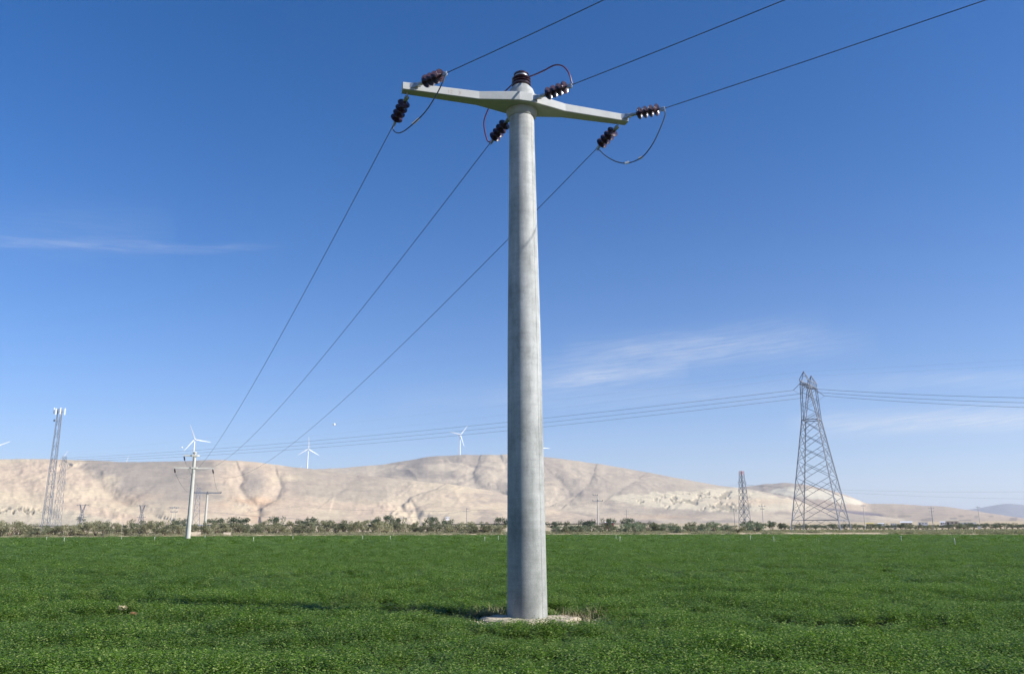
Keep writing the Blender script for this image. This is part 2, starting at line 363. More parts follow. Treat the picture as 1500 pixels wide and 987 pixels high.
# ------------------------------------------------------------------ hills (heightfields standing where the photo's ridges stand)
def hill(name, ridge, r0, rr, rback, ncol, nrow, zfoot, relief, seed, matl, feat=(), tint=None, tilt=None, px0=None, px1=None, sharp=1.0):
    xs = np.array([p[0] for p in ridge], float); ys = np.array([p[1] for p in ridge], float)
    cx = np.linspace(xs[0], xs[-1], ncol)
    # smooth ridge line with a little natural unevenness
    yr = np.interp(cx, xs, ys)
    k = max(3, int(ncol * 22 / (xs[-1] - xs[0]))); ker = np.hanning(k + 2); ker /= ker.sum()
    yr = np.convolve(np.pad(yr, k, 'edge'), ker, 'same')[k:-k]
    yr = yr + (fbm(cx / 30, cx * 0, seed, 4) - .5) * 1.6
    az = np.empty(ncol); zr = np.empty(ncol)
    for i in range(ncol):
        p = atd(float(cx[i]), float(yr[i]), rr); az[i] = math.atan2(p.x, p.y); zr[i] = p.z
    zr = np.maximum(zr, zfoot + .5)
    u = np.concatenate([np.linspace(-.02, 1, nrow), 1 + (np.linspace(0, 1, 9)[1:]) ** 1.5])
    U = np.repeat(u[None, :], ncol, 0); AZ = np.repeat(az[:, None], len(u), 1); ZR = np.repeat(zr[:, None], len(u), 1)
    D = np.where(U <= 1, r0 + (rr - r0) * U, rr + (rback - rr) * (U - 1))
    lat = AZ * rr
    CXX = np.repeat(cx[:, None], len(u), 1)
    # spurs and gullies running down the slope, warped so that they branch
    warp = (fbm(lat / 420, D / 600, seed + 3, 3) - .5) * 520
    uu = np.clip(U, 0, 1)
    g1 = ridged((lat + warp) / 520, D / 2600, seed + 10, 1)
    g2 = ridged((lat + warp * 1.3 + D * .25) / 190, D / 1100, seed + 20, 2)
    g3 = ridged((lat + warp * 1.7 - D * .3) / 70, D / 380, seed + 30, 2)
    env = np.sin(np.pi * np.clip(uu, 0, 1)) ** .8
    sh = np.sin(np.clip(uu, 0, 1) * math.pi / 2) ** 1.25
    sh = .55 * sh + .45 * sstep(uu, -.05, 1.02)
    hgt = ZR - zfoot
    Z = zfoot + hgt * sh - env * hgt * relief * (.55 * (1 - g1) + .28 * (1 - g2) + .14 * (1 - g3))
    back = np.clip(U - 1, 0, 1); Z = np.where(U > 1, zfoot + hgt * (1 - .75 * back ** 1.3) - 4 * back, Z)
    X, Y = D * np.sin(AZ), D * np.cos(AZ)
    # photo rows of the surface, to stand the named gullies and quarries where the photo shows them
    def rows(Z):
        qz = Z - CH; w = Y * _fw.y + qz * _fw.z + X * _fw.x
        return 750 + FPX * (X * _rt.x + Y * _rt.y + qz * _rt.z) / w, 493.5 - FPX * (X * _up.x + Y * _up.y + qz * _up.z) / w
    PX, PY = rows(Z)
    for (line, wid, depth, skew) in feat:
        best = np.full(PX.shape, 1e9); side = np.zeros(PX.shape)
        for (x0, y0), (x1, y1) in zip(line[:-1], line[1:]):
            dx, dy = x1 - x0, y1 - y0; L2 = dx * dx + dy * dy
            t = np.clip(((PX - x0) * dx + (PY - y0) * dy) / L2, 0, 1)
            ex, ey = PX - (x0 + t * dx), PY - (y0 + t * dy)
            dd = np.hypot(ex, ey * 1.4); m = dd < best
            best = np.where(m, dd, best); side = np.where(m, np.sign(ex * dy - ey * dx) * -1, side)
        jit = 1 + 1.2 * (fbm(PX / 9, PY / 6, seed + 70, 3) - .5)
        w = np.where(side > 0, wid * 2.4, wid * .75) * jit * (.8 + .5 * fbm(PX / 25, PY / 10, seed + 71, 2))
        Z = Z - .2 * depth * np.exp(-(best / w) ** 1.3) * np.clip((1 - U) * 6, 0, 1) * (U <= 1)
    Z = Z + (fbm(lat / 60, D / 110, seed + 50, 5, .6) - .5) * 3.5 * sharp * env
    C = tint(PX, PY, lat, D, g1, g2, g3) if tint else np.ones(PX.shape + (3,)) * .5
    if isinstance(C, tuple): C, dz = C; Z = Z + dz * (U < .97) * (U > .02)
    v = np.stack([X, Y, Z], -1).reshape(-1, 3); nc = len(u)
    ii, kk = np.meshgrid(np.arange(ncol - 1), np.arange(nc - 1), indexing='ij'); q = ii * nc + kk
    f = np.stack([q, q + nc, q + nc + 1, q + 1], -1).reshape(-1, 4)
    me = bpy.data.meshes.new(name)
    me.vertices.add(len(v)); me.vertices.foreach_set('co', v.ravel())
    me.loops.add(f.size); me.loops.foreach_set('vertex_index', f.ravel().astype(np.int32))
    me.polygons.add(len(f)); me.polygons.foreach_set('loop_start', np.arange(0, f.size, 4, dtype=np.int32))
    me.polygons.foreach_set('use_smooth', np.ones(len(f), bool))
    me.update(); me.validate()
    ca = me.color_attributes.new('soil', 'FLOAT_COLOR', 'POINT')
    ca.data.foreach_set('color', np.concatenate([C.reshape(-1, 3), np.ones((len(v), 1))], 1).ravel())
    me.materials.append(matl)
    o = bpy.data.objects.new(name, me); col.objects.link(o); tag(o, kind='structure')
    return o
def hill_mat(name, scale=.02, amp=.8):
    m, nt, b = new_mat(name)
    a = nt.nodes.new('ShaderNodeVertexColor'); a.layer_name = 'soil'
    n1 = noise_node(nt, scale, 8, .72); n2 = noise_node(nt, scale * 6, 5, .7, stretch=(1, 1, 2.5), w=4)
    c = mixc(nt, a.outputs[0], ramp(nt, n1, [(.34, (.84, .83, .85)), (.52, (1.03, 1.02, 1.0)), (.66, (1.12, 1.10, 1.07))]), amp, 'MULTIPLY')
    c = mixc(nt, c, ramp(nt, n2, [(.36, (.80, .79, .80)), (.56, (1.08, 1.08, 1.07))]), amp * .8, 'MULTIPLY')
    nt.links.new(c, b.inputs['Base Color']); b.inputs['Roughness'].default_value = 1; b.inputs['Specular IOR Level'].default_value = .02
    bump(nt, b, n1, 6, .22)
    return m
M_HILL = hill_mat('dry_hillside')
def lerp(a, b, t): return np.asarray(a) * (1 - t[..., None]) + np.asarray(b) * t[..., None]
CREAM, PINK, GREYB, WHITEC, OCHRE, SCRUB = (.63, .515, .35), (.58, .455, .325), (.37, .315, .25), (.60, .52, .37), (.56, .40, .26), (.25, .23, .21)
def blob(px, py, x, y, rx, ry, p=2): return np.exp(-((abs(px - x) / rx) ** p + (abs(py - y) / ry) ** p))
def tint_left(px, py, lat, D, g1, g2, g3):
    n = fbm(px / 60, py / 14, 91, 5, .6); c = lerp(CREAM, PINK, sstep(n, .3, .7))
    # greyer slopes
    s = sstep(px + (py - 680) * -1.3 + (n - .5) * 60, 108, 140) * (1 - sstep(px + (n - .5) * 90, 290, 360)) * (1 - sstep(py + (n - .5) * 30, 718, 752))
    s = np.maximum(s, blob(px, py, 372, 705, 16, 20, 3) * .9); s = np.maximum(s, .7 * sstep(px + (n - .5) * 50, 408, 440) * (1 - sstep(py + (n - .5) * 40, 715, 745)) * (1 - sstep(px, 540, 700)))
    s = np.maximum(s, .55 * sstep(n, .5, .62) * sstep(px, 560, 640))
    c = lerp(1, 1, s) * c if False else c * (1 - s[..., None]) + np.asarray(GREYB) * s[..., None]
    o = np.maximum(blob(px, py, 358, 736, 34, 9) + blob(px, py, 385, 733, 22, 5), blob(px, py, 375, 752, 18, 14)) * sstep(n, .3, .6)
    o = np.clip(o + .6 * blob(px, py, 195, 738, 40, 14) * sstep(n, .3, .6), 0, 1); c = c * (1 - o[..., None]) + np.asarray(OCHRE) * o[..., None]
    w = sstep(py - np.interp(px, [0, 60, 110, 160, 240], [735, 742, 748, 758, 775]) + (n - .5) * 6, -3, 6) * (1 - sstep(px, 150, 215))
    w = np.maximum(w * .85, blob(px, py, 95, 766, 70, 6, 4)); c = c * (1 - w[..., None]) + np.asarray((.56, .48, .34)) * w[..., None]
    # small eroded bank at the far left
    k = fbm(px / 4, py / 3, 55, 3); e = blob(px, py, 22, 747, 40, 5, 4) * sstep(k, .52, .6)
    c = c * (1 - .55 * e[..., None])
    return c, -3 * e
def tint_mid(px, py, lat, D, g1, g2, g3):
    n = fbm(px / 50, py / 12, 31, 5, .6); c = lerp((.57, .475, .345), (.51, .42, .31), sstep(n, .3, .7))
    s = .8 * sstep(n + .25 * g2, .62, .8); s = np.maximum(s, .6 * sstep(px, 780, 880) * (1 - sstep(py + (n - .5) * 30, 722, 745)))
    s = np.maximum(s, .8 * blob(px, py, 1010, 748, 90, 7, 3)); s = np.maximum(s, .8 * blob(px, py, 700, 700, 12, 16, 3))
    c = c * (1 - s[..., None]) + np.asarray(GREYB) * s[..., None]
    # the quarried white bank with its eroded dark niches
    top = np.interp(px, [885, 910, 960, 1000, 1040, 1090, 1150, 1200], [728, 724, 722, 720, 716, 716, 730, 742])
    bot = np.interp(px, [885, 930, 990, 1040, 1080, 1120, 1160, 1200], [730, 740, 745, 748, 749, 748, 745, 748])
    jt = (fbm(px / 11, py / 7, 61, 3) - .5) * 8
    q = sstep(py + jt, top - 1, top + 2) * (1 - sstep(py + jt * .6, bot - 1, bot + 1.5)) * sstep(px, 884, 900) * (1 - sstep(px, 1150, 1210))
    q = np.maximum(q, blob(px, py, 1060, 718, 42, 4.5, 3) * .8)
    c = c * (1 - q[..., None]) + np.asarray(WHITEC) * q[..., None]
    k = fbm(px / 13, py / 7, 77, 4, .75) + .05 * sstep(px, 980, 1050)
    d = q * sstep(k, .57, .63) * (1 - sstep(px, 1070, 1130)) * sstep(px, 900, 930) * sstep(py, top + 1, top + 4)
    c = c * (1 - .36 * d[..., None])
    o = blob(px, py, 1110, 735, 60, 5) * .5 + blob(px, py, 960, 757, 70, 3.5) * .5; c = c * (1 - o[..., None]) + np.asarray(OCHRE) * o[..., None]
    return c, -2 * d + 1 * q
def tint_right(px, py, lat, D, g1, g2, g3):
    n = fbm(px / 40, py / 9, 41, 5, .6); c = lerp((.47, .38, .275), (.42, .34, .26), sstep(n, .3, .7))
    s = sstep(py + (n - .5) * 10, 700, 716) * (1 - sstep(py + (n - .5) * 10, 728, 738)) * sstep(px, 1080, 1110) * (1 - sstep(px, 1150, 1200)) * .7
    c = c * (1 - s[..., None]) + np.asarray(GREYB) * s[..., None]
    jt = (fbm(px / 12, py / 6, 61, 3) - .5) * 5
    top = np.interp(px, [1120, 1150, 1200, 1240, 1265], [718, 714, 716, 727, 735]); bot = np.interp(px, [1120, 1160, 1200, 1240, 1270], [721, 727, 732, 737, 740])
    q = sstep(py + jt, top - 1, top + 1.5) * (1 - sstep(py + jt, bot - 1, bot + 1)) * sstep(px, 1120, 1135) * (1 - sstep(px, 1258, 1268))
    c = c * (1 - q[..., None]) + np.asarray((.60, .54, .41)) * q[..., None]
    ln = np.interp(px, [1150, 1180, 1260, 1300, 1480], [745, 745, 752, 757, 768])
    p = np.exp(-((py - ln + 0 + (n - .5) * 3) / 4.0) ** 4) * sstep(px, 1180, 1192) * (1 - sstep(px, 1288, 1300)); c = c * (1 - p[..., None]) + np.asarray((.20, .17, .185)) * p[..., None]
    w = np.exp(-((py - ln - 6 + (n - .5) * 3) / 1.6) ** 2) * sstep(px, 1150, 1180) * (1 - sstep(px, 1310, 1420)); c = c * (1 - w[..., None]) + np.asarray(WHITEC) * w[..., None]
    p = np.exp(-((py - ln - 11 + (n - .5) * 5) / 3.0) ** 4) * .6 * sstep(n, .45, .55); c = c * (1 - p[..., None]) + np.asarray((.24, .20, .20)) * p[..., None]
    t = sstep(vnoise(px / 11, py / 3, 19), .62, .72) * sstep(py, 752, 757) * sstep(px, 1290, 1310) * .6; c = c * (1 - t[..., None]) + np.asarray((.20, .17, .15)) * t[..., None]
    return c, -2 * p + 1 * q
def tint_far(px, py, lat, D, g1, g2, g3):
    n = fbm(px / 30, py / 9, 45, 4); return lerp((.26, .25, .26), (.20, .20, .22), n)

hill('hill_left_spur', [(-420, 690), (-200, 679), (0, 674), (60, 673), (110, 674.5), (180, 678), (250, 676.5), (310, 674), (345, 675.5), (380, 678.5), (430, 685), (480, 691), (540, 697.5), (600, 703), (660, 709), (720, 719), (780, 734), (850, 750), (900, 760), (960, 768)],
     1150, 2100, 2900, 1000, 110, 8, .085, 5, M_HILL, tint=tint_left, feat=(
     ([(112, 682), (135, 694), (150, 706), (152, 714), (170, 727), (200, 742), (225, 750)], 13, 26, .35),
     ([(352, 688), (357, 700), (350, 710), (362, 726), (378, 737), (380, 752)], 7, 20, .3), ([(408, 697), (412, 712), (405, 728), (385, 738)], 6, 18, .3),
     ([(300, 680), (250, 694), (190, 712)], 10, 9, .2), ([(640, 712), (600, 725), (586, 738), (600, 748), (625, 754)], 7, 18, .3), ([(605, 735), (612, 750)], 4, 14, 0), ([(590, 742), (625, 752), (650, 757)], 5, 12, 0),
     ([(520, 700), (490, 725), (560, 745)], 9, 8, .2), ([(20, 680), (30, 710), (60, 735)], 14, 10, .3)))
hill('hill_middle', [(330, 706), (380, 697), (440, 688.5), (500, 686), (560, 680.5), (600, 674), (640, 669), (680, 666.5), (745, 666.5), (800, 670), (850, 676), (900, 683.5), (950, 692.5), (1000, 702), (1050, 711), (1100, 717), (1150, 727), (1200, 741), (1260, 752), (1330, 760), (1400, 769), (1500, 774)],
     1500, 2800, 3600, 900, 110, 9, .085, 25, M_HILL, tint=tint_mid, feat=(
     ([(700, 674), (692, 690), (696, 706), (712, 716), (735, 720)], 8, 24, .35), ([(738, 676), (745, 695), (760, 705)], 8, 18, .3), ([(812, 695), (830, 712), (835, 722), (818, 733)], 7, 16, .3),
     ([(870, 690), (862, 708), (845, 722), (832, 735)], 7, 16, .3), ([(935, 700), (915, 712), (902, 722)], 8, 12, .3), ([(600, 680), (560, 700), (640, 722)], 10, 9, .2)))
hill('hill_right', [(980, 735), (1040, 726), (1065, 719), (1090, 713.5), (1120, 709.5), (1150, 708), (1180, 710.5), (1215, 718), (1245, 727), (1262, 735), (1272, 738), (1300, 738), (1340, 740), (1380, 742), (1410, 745.5), (1440, 750.5), (1480, 757), (1540, 764), (1640, 769)],
     1900, 3500, 4300, 620, 90, 9, .08, 45, M_HILL, tint=tint_right)
hill('far_mountain', [(1330, 758), (1380, 751), (1425, 745), (1455, 739.5), (1475, 737), (1500, 738.5), (1540, 743), (1620, 748), (1750, 755), (1900, 765)],
     7000, 9500, 11000, 220, 40, 9, .25, 65, M_HILL, tint=tint_far)

# ------------------------------------------------------------------ the crop
POLE = Vector((.267, 16.32, 0))
def crop_h(x, y):
    d = np.hypot(x, y)
    h = .20 + (.13 * (fbm(x / 2.0, y / 1.3, 5, 2) - .5) * 2 + .12 * (vnoise(x / .55, y / .45, 12) - .5)) * (1 - .75 * sstep(d, 28, 60)) + .03 * (fbm(x / 14, y / 9, 8, 2) - .5) * 2
    return h
def shadow_free(x, y):                  # bare patch round the pole's footing
    return np.hypot((x - POLE.x - .15) / 1.22, (y - POLE.y + .40) / 1.0)
def alfalfa_clump(seed, nst=11, leaves=11):
    r = random.Random(seed); v, f = [], []
    for s in range(nst):
        a, q = r.uniform(0, 6.28), .13 * math.sqrt(r.random())
        bx, by = q * math.cos(a), q * math.sin(a); lean = (r.gauss(0, .07) + bx * .5, r.gauss(0, .07) + by * .5); H = r.uniform(.75, 1.08)
        for k in range(leaves):
            t = (k + r.random()) / leaves; t = .3 + .7 * t
            px, py, pz = bx + lean[0] * t, by + lean[1] * t, H * t
            an = r.uniform(0, 6.28); L = r.uniform(.026, .044) * (1.15 - .4 * t); w = L * .42
            ox, oy = math.cos(an), math.sin(an); out = r.uniform(.008, .035); dz = r.uniform(-.3, .55)
            cx, cy, cz = px + ox * out, py + oy * out, pz / 1.0
            d = Vector((ox, oy, dz)).normalized(); side = Vector((-oy, ox, r.uniform(-.4, .4))).normalized()
            c = Vector((cx, cy, 0)); n0 = len(v)
            zz = cz
            for pt in (c, c + d * L * .55 + side * w, c + d * L, c + d * L * .55 - side * w):
                v.append((pt.x, pt.y, zz * .33 + pt.z * 1.0))
            f.append((n0, n0 + 1, n0 + 2, n0 + 3))
    me = bpy.data.meshes.new('alfalfa_clump'); me.from_pydata(v, [], f); me.materials.append(M_ALF)
    return bpy.data.objects.new('alfalfa_clump', me)
def points_with_instances(name, pts, scale, sources, mat_holder=None):
    me = bpy.data.meshes.new(name); me.vertices.add(len(pts)); me.vertices.foreach_set('co', np.asarray(pts, np.float32).ravel()); me.update()
    a = me.attributes.new('sc', 'FLOAT_VECTOR', 'POINT'); a.data.foreach_set('vector', np.asarray(scale, np.float32).ravel())
    a = me.attributes.new('rt', 'FLOAT_VECTOR', 'POINT')
    rt = np.stack([rng.normal(0, .12, len(pts)), rng.normal(0, .12, len(pts)), rng.uniform(0, 6.28, len(pts))], 1)
    a.data.foreach_set('vector', rt.astype(np.float32).ravel())
    a = me.attributes.new('vr', 'INT', 'POINT'); vr = rng.integers(0, len(sources), len(pts)); a.data.foreach_set('value', vr.astype(np.int32))
    o = bpy.data.objects.new(name, me); col.objects.link(o)
    g = bpy.data.node_groups.new(name + '_nodes', 'GeometryNodeTree')
    g.interface.new_socket('Geometry', in_out='INPUT', socket_type='NodeSocketGeometry'); g.interface.new_socket('Geometry', in_out='OUTPUT', socket_type='NodeSocketGeometry')
    gi, go = g.nodes.new('NodeGroupInput'), g.nodes.new('NodeGroupOutput')
    def attr(nm, ty):
        n = g.nodes.new('GeometryNodeInputNamedAttribute'); n.data_type = ty; n.inputs[0].default_value = nm; return n.outputs[0]
    sca, rot, vrr = attr('sc', 'FLOAT_VECTOR'), attr('rt', 'FLOAT_VECTOR'), attr('vr', 'INT')
    e2r = g.nodes.new('FunctionNodeEulerToRotation'); g.links.new(rot, e2r.inputs[0])
    join = g.nodes.new('GeometryNodeJoinGeometry')
    for i, s in enumerate(sources):
        oi = g.nodes.new('GeometryNodeObjectInfo'); oi.inputs['Object'].default_value = s; oi.inputs['As Instance'].default_value = True
        ip = g.nodes.new('GeometryNodeInstanceOnPoints')
        cmp_ = g.nodes.new('FunctionNodeCompare'); cmp_.data_type = 'INT'; cmp_.operation = 'EQUAL'
        ins = [k for k in cmp_.inputs if k.enabled]; g.links.new(vrr, ins[0]); ins[1].default_value = i
        g.links.new(gi.outputs[0], ip.inputs['Points']); g.links.new(cmp_.outputs[0], ip.inputs['Selection'])
        g.links.new(oi.outputs['Geometry'], ip.inputs['Instance']); g.links.new(e2r.outputs[0], ip.inputs['Rotation']); g.links.new(sca, ip.inputs['Scale'])
        g.links.new(ip.outputs[0], join.inputs[0])
    g.links.new(join.outputs[0], go.inputs[0])
    md = o.modifiers.new('plants', 'NODES'); md.node_group = g
    return o
def build_crop():
    src = [alfalfa_clump(100 + i) for i in range(5)]
    P = []; S = []
    # open places baring the shaded floor; a row added to thicken the pole's shadow
    HOL = [(25, 878, 1.5, .30), (95, 884, .9, .34), (150, 874, .6, .2), (215, 880, .8, .25), (262, 884, .5, .2), (340, 876, .9, .22), (392, 873, .7, .2), (455, 874, 1.0, .2), (520, 876, 1.1, .22), (568, 884, .6, .24), (625, 888, .6, .25), (362, 915, .25, .12),
           (1005, 915, .7, .16), (1130, 908, .6, .16), (1345, 912, .8, .2), (1140, 962, .7, .12), (1220, 968, .5, .1), (450, 985, .3, .1), (1040, 912, .3, .15)]
    HOL = [(atz(a_, b_, .1), c_, d_) for a_, b_, c_, d_ in HOL]
    def band(d0, d1, dens, sxy, sz):
        amin, amax = -.66, .66
        n = int((amax - amin) / 2 * (d1 * d1 - d0 * d0) * dens)
        d = np.sqrt(rng.uniform(d0 * d0, d1 * d1, n)); a = rng.uniform(amin, amax, n); x, y = d * np.sin(a), d * np.cos(a)
        sf = shadow_free(x, y); keep = (sf > 1.0 + .25 * (fbm(x * 1.5, y * 1.5, 3, 2) - .5) * 2)
        keep &= d < field_edge(col_of(x, y)) - .3
        keep &= np.hypot(x - BARE.x, (y - BARE.y) / 1.2) > .33
        hol = np.zeros(n)
        for q_, rx, ry in HOL: hol = np.maximum(hol, np.exp(-(((x - q_.x) / rx) ** 2 + ((y - q_.y) / (ry * 2.1)) ** 2) ** 1.5))
        rag = hol * (.6 + .9 * vnoise(x / .35, y / .3, 44)); keep &= ~(rag > .55)
        x, y, sf, hol = x[keep], y[keep], sf[keep], hol[keep]; h = crop_h(x, y) * (1 + .6 * np.clip(hol * 4, 0, 1) * (hol < .5))
        # crop lowered along the pole's shadow, raised behind, shaped to make it look broader
        al = (x - POLE.x) * -.954 + (y - POLE.y) * .30; pr = (x - POLE.x) * .30 + (y - POLE.y) * .954 + .5 * (fbm(al / 1.6, al * 0, 9, 2) - .5)
        on = sstep(al, 1.2, 2.2) * (1 - sstep(al, 13, 15)) * sstep(vnoise(al / .9, al * 0 + 3, 31), .15, .4)
        h = h * (1 - .62 * on * np.exp(-((pr + .15) / .42) ** 4)) * (1 + .55 * on * np.exp(-((pr - .62) / .28) ** 2))
        h = h * (.35 + .65 * np.clip((sf - 1) / 1.1, 0, 1))
        sv = rng.uniform(.85, 1.15, len(x))
        P.append(np.stack([x, y, np.zeros(len(x))], 1)); S.append(np.stack([sxy * sv, sxy * sv, h / .33 * sz * rng.uniform(.65, 1.25, len(x))], 1))
    global BARE
    BARE = atz(178, 893, .2)
    band(5.5, 14, 62, .95, 1.0); band(14, 26, 46, 1.05, 1.0); band(26, 50, 22, 1.5, 1.0); band(50, 95, 9, 2.3, 1.0); band(95, 232, 2.4, 4.2, .95)
    o = points_with_instances('alfalfa_crop', np.concatenate(P), np.concatenate(S), src)
    tag(o, 'dense low green alfalfa crop covering the whole field', 'crop', kind='stuff')
    # closed leaf surface of the crop farther off
    nd, na = 150, 260
    aa = np.linspace(-.78, .78, na); V = []
    for a in aa:
        fe = float(field_edge(float(col_of(math.sin(a), math.cos(a))))); dd = np.geomspace(24, fe - .1, nd)
        x, y = dd * math.sin(a), dd * math.cos(a)
        z = crop_h(x, y) - .13 + .06 * sstep(dd, 40, 90); z[-1] = .02; z[0] = .0
        V.append(np.stack([x, y, z], 1))
    v = np.concatenate(V); f = [(i * nd + k, i * nd + k + 1, (i + 1) * nd + k + 1, (i + 1) * nd + k) for i in range(na - 1) for k in range(nd - 1)]
    me = bpy.data.meshes.new('crop_canopy'); me.from_pydata(v.tolist(), [], f); me.polygons.foreach_set('use_smooth', [True] * len(f))
    m, nt, b = new_mat('crop_canopy')
    n1 = noise_node(nt, 5, 6, .75); n2 = noise_node(nt, .07, 4, .6, stretch=(1, 2.5, 1))
    c = ramp(nt, n1, [(.3, (.050, .092, .008)), (.55, (.095, .158, .018)), (.75, (.145, .22, .04))])
    c = mixc(nt, c, ramp(nt, n2, [(.3, (.82, .85, .8)), (.7, (1.15, 1.1, 1.1))]), 1, 'MULTIPLY')
    nt.links.new(c, b.inputs['Base Color']); b.inputs['Roughness'].default_value = .8; bump(nt, b, n1, .06, 1)
    me.materials.append(m)
    o = bpy.data.objects.new('crop_canopy', me); col.objects.link(o)
    tag(o, 'closed leafy top of the green crop running to the far field edge', 'crop', kind='stuff')
build_crop()

# ------------------------------------------------------------------ the near power pole
def near_pole():
    root = empty('power_pole', POLE)
    tag(root, 'tall thick round concrete power pole in the near field with a swept crossarm', 'power pole')
    LEAN = Vector((-.0028, 0, 1))
    def ax(z): return POLE + Vector((LEAN.x * z, 0, z))
    prof = [(-.3, .392), (0, .389), (.14, .387), (2.5, .365), (5.35, .345), (8, .305), (10.0, .277), (10.66, .272)]
    m = MB(); m.tube_frames([(ax(z), r) for z, r in prof], Vector((0, 0, 1)), 96); m.build('shaft', M_CONC, root, smooth=True)
    for an in (-42, 138):
        m = MB(); ca, sa = math.cos(R(an)), math.sin(R(an))
        m.tube([ax(z) + Vector((ca * (r + .001), sa * (r + .001), 0)) for z, r in prof[1:]], .0035, 5); m.build('mould_seam', M_CONC, root, smooth=True)
    # socket collar under the arm
    top = ax(10.70)
    m = MB(); m.tube_frames([(ax(10.50), .285), (ax(10.54), .32), (ax(10.60), .335), (ax(10.665), .345)], Vector((0, 0, 1)), 64); m.build('collar', M_ARM, root, smooth=True)
    m = MB(); m.tube_frames([(ax(10.86), .31), (ax(11.06), .30), (ax(11.17), .265), (ax(11.26), .19), (ax(11.27), .12)], Vector((0, 0, 1)), 48); m.build('pole_cap', M_CONC, root, smooth=True)
    # crossarm: cast blade, wide at the hub, bent once on each side
    C0 = Vector((.17, 16.15, 0)); a = Vector((4.93, 1.44, 0)).normalized(); n = Vector((a.y, -a.x, 0))
    st = [(-2.56, .105, .17), (-.92, .14, .19), (-.08, .345, .21), (.20, .345, .21), (1.04, .15, .19), (2.57, .10, .17)]
    zb = 10.66
    def pt(s, t, z): return C0 + a * s + n * t + Vector((0, 0, z))
    m = MB(); bev = .012; rings = []
    for s, t, h in st:
        rings.append([pt(s, t, zb + bev), pt(s, t, zb + h - bev), pt(s, t - bev, zb + h), pt(s, -t + bev, zb + h), pt(s, -t, zb + h - bev), pt(s, -t, zb + bev), pt(s, -t + bev, zb), pt(s, t - bev, zb)])
    vs = [p for r in rings for p in r]; k = 8
    fs = [(i * k + j, i * k + (j + 1) % k, (i + 1) * k + (j + 1) % k, (i + 1) * k + j) for i in range(len(st) - 1) for j in range(k)]
    fs += [tuple(range(k)), tuple(range((len(st) - 1) * k, len(st) * k))[::-1]]
    m.add(vs, fs); arm = m.build('crossarm', M_ARM, root)
    # faded stencilled figures "12 3" on the sunlit face of the arm
    def marking(txt, s, size):
        cu = bpy.data.curves.new('tmp', 'FONT'); cu.body = txt; cu.size = size; cu.extrude = .001; cu.align_x = 'LEFT'
        to = bpy.data.objects.new('tmp', cu); col.objects.link(to)
        bpy.context.view_layer.update(); me = bpy.data.meshes.new_from_object(to.evaluated_get(bpy.context.evaluated_depsgraph_get()))
        bpy.data.objects.remove(to); me.materials.clear(); me.materials.append(M_MARK)
        me.name = 'marking'; o = bpy.data.objects.new('marking', me); col.objects.link(o); o.parent = arm
        # face direction between the first two stations
        p0, p1 = pt(st[0][0], st[0][1], 0), pt(st[1][0], st[1][1], 0); d = (p1 - p0).normalized(); nn = Vector((d.y, -d.x, 0))
        p = p0 + d * (s - st[0][0]) + nn * .0015 + Vector((0, 0, zb + .045)) - POLE
        o.matrix_local = Matrix((( d.x, 0, nn.x, p.x), (d.y, 0, nn.y, p.y), (0, 1, 0, p.z), (0, 0, 0, 1)))
    marking('12', -1.62, .12); marking('3', -1.38, .12)
    # brown post insulator on the cap
    b = ax(11.25)
    m = MB(); m.lathe([(h_ * 1.05, r_ * 1.14) for h_, r_ in [(0, .15), (.03, .16), (.045, .185), (.07, .19), (.085, .155), (.10, .15), (.115, .182), (.135, .19), (.15, .155), (.165, .15), (.18, .18), (.20, .187), (.215, .15), (.25, .12), (.275, .115), (.285, .145), (.31, .15), (.34, .12), (.35, .06)]], b, n=32)
    post = m.build('post_insulator', M_PORC, root, smooth=True)
    m = MB(); m.lathe([(.262, .146), (.285, .15), (.29, .147)], b, n=24); m.build('tie_wire', M_GALV, post, smooth=True)
    # strings
    DISC = [(0, .02), (0, .045), (.03, .052), (.045, .075), (.055, .115), (.066, .145), (.075, .148), (.080, .142), (.074, .12), (.085, .105), (.078, .085), (.09, .065), (.082, .045), (.10, .024), (.15, .02)]
    def string(p0, p1, gap=.16, hook=None):
        p0, p1 = Vector(p0), Vector(p1); d = (p1 - p0).normalized(); L = (p1 - p0).length
        m = MB()
        # shackle plate at the arm, then the rod up to the first disc
        m.bar(p0 - d * .03, p0 + d * .07, .06, .05); m.bar(p0 + d * .05, p0 + d * gap, .022)
        for sx in (-1, 1):
            sd = d.cross(Vector((0, 0, 1))).normalized() * (.04 * sx); m.bar(p0 + sd - d * .02, p0 + sd * .6 + d * .12, .018, .04)
        hw = m.build('insulator_string', M_GALV, root)
        for i in range(4):
            q = MB(); q.lathe([(h_, r_ * .92) for h_, r_ in DISC], p0 + d * (gap + i * .142), d, 28); q.build('insulator_disc', M_PORC, hw, smooth=True)
        q = MB(); e = p0 + d * (gap + 4 * .142)
        q.bar(e - d * .02, e + d * .05, .025, .05); q.bar(e + d * .03, e + d * .12 - Vector((0, 0, .02)), .045, .07)
        for t in (.05, .085, .12): q.bar(e + d * t - Vector((0, 0, .07)), e + d * t + Vector((0, 0, .045)), .018)
        q.build('tension_clamp', M_GALV, hw)
        return e + d * .13
    ends = {}
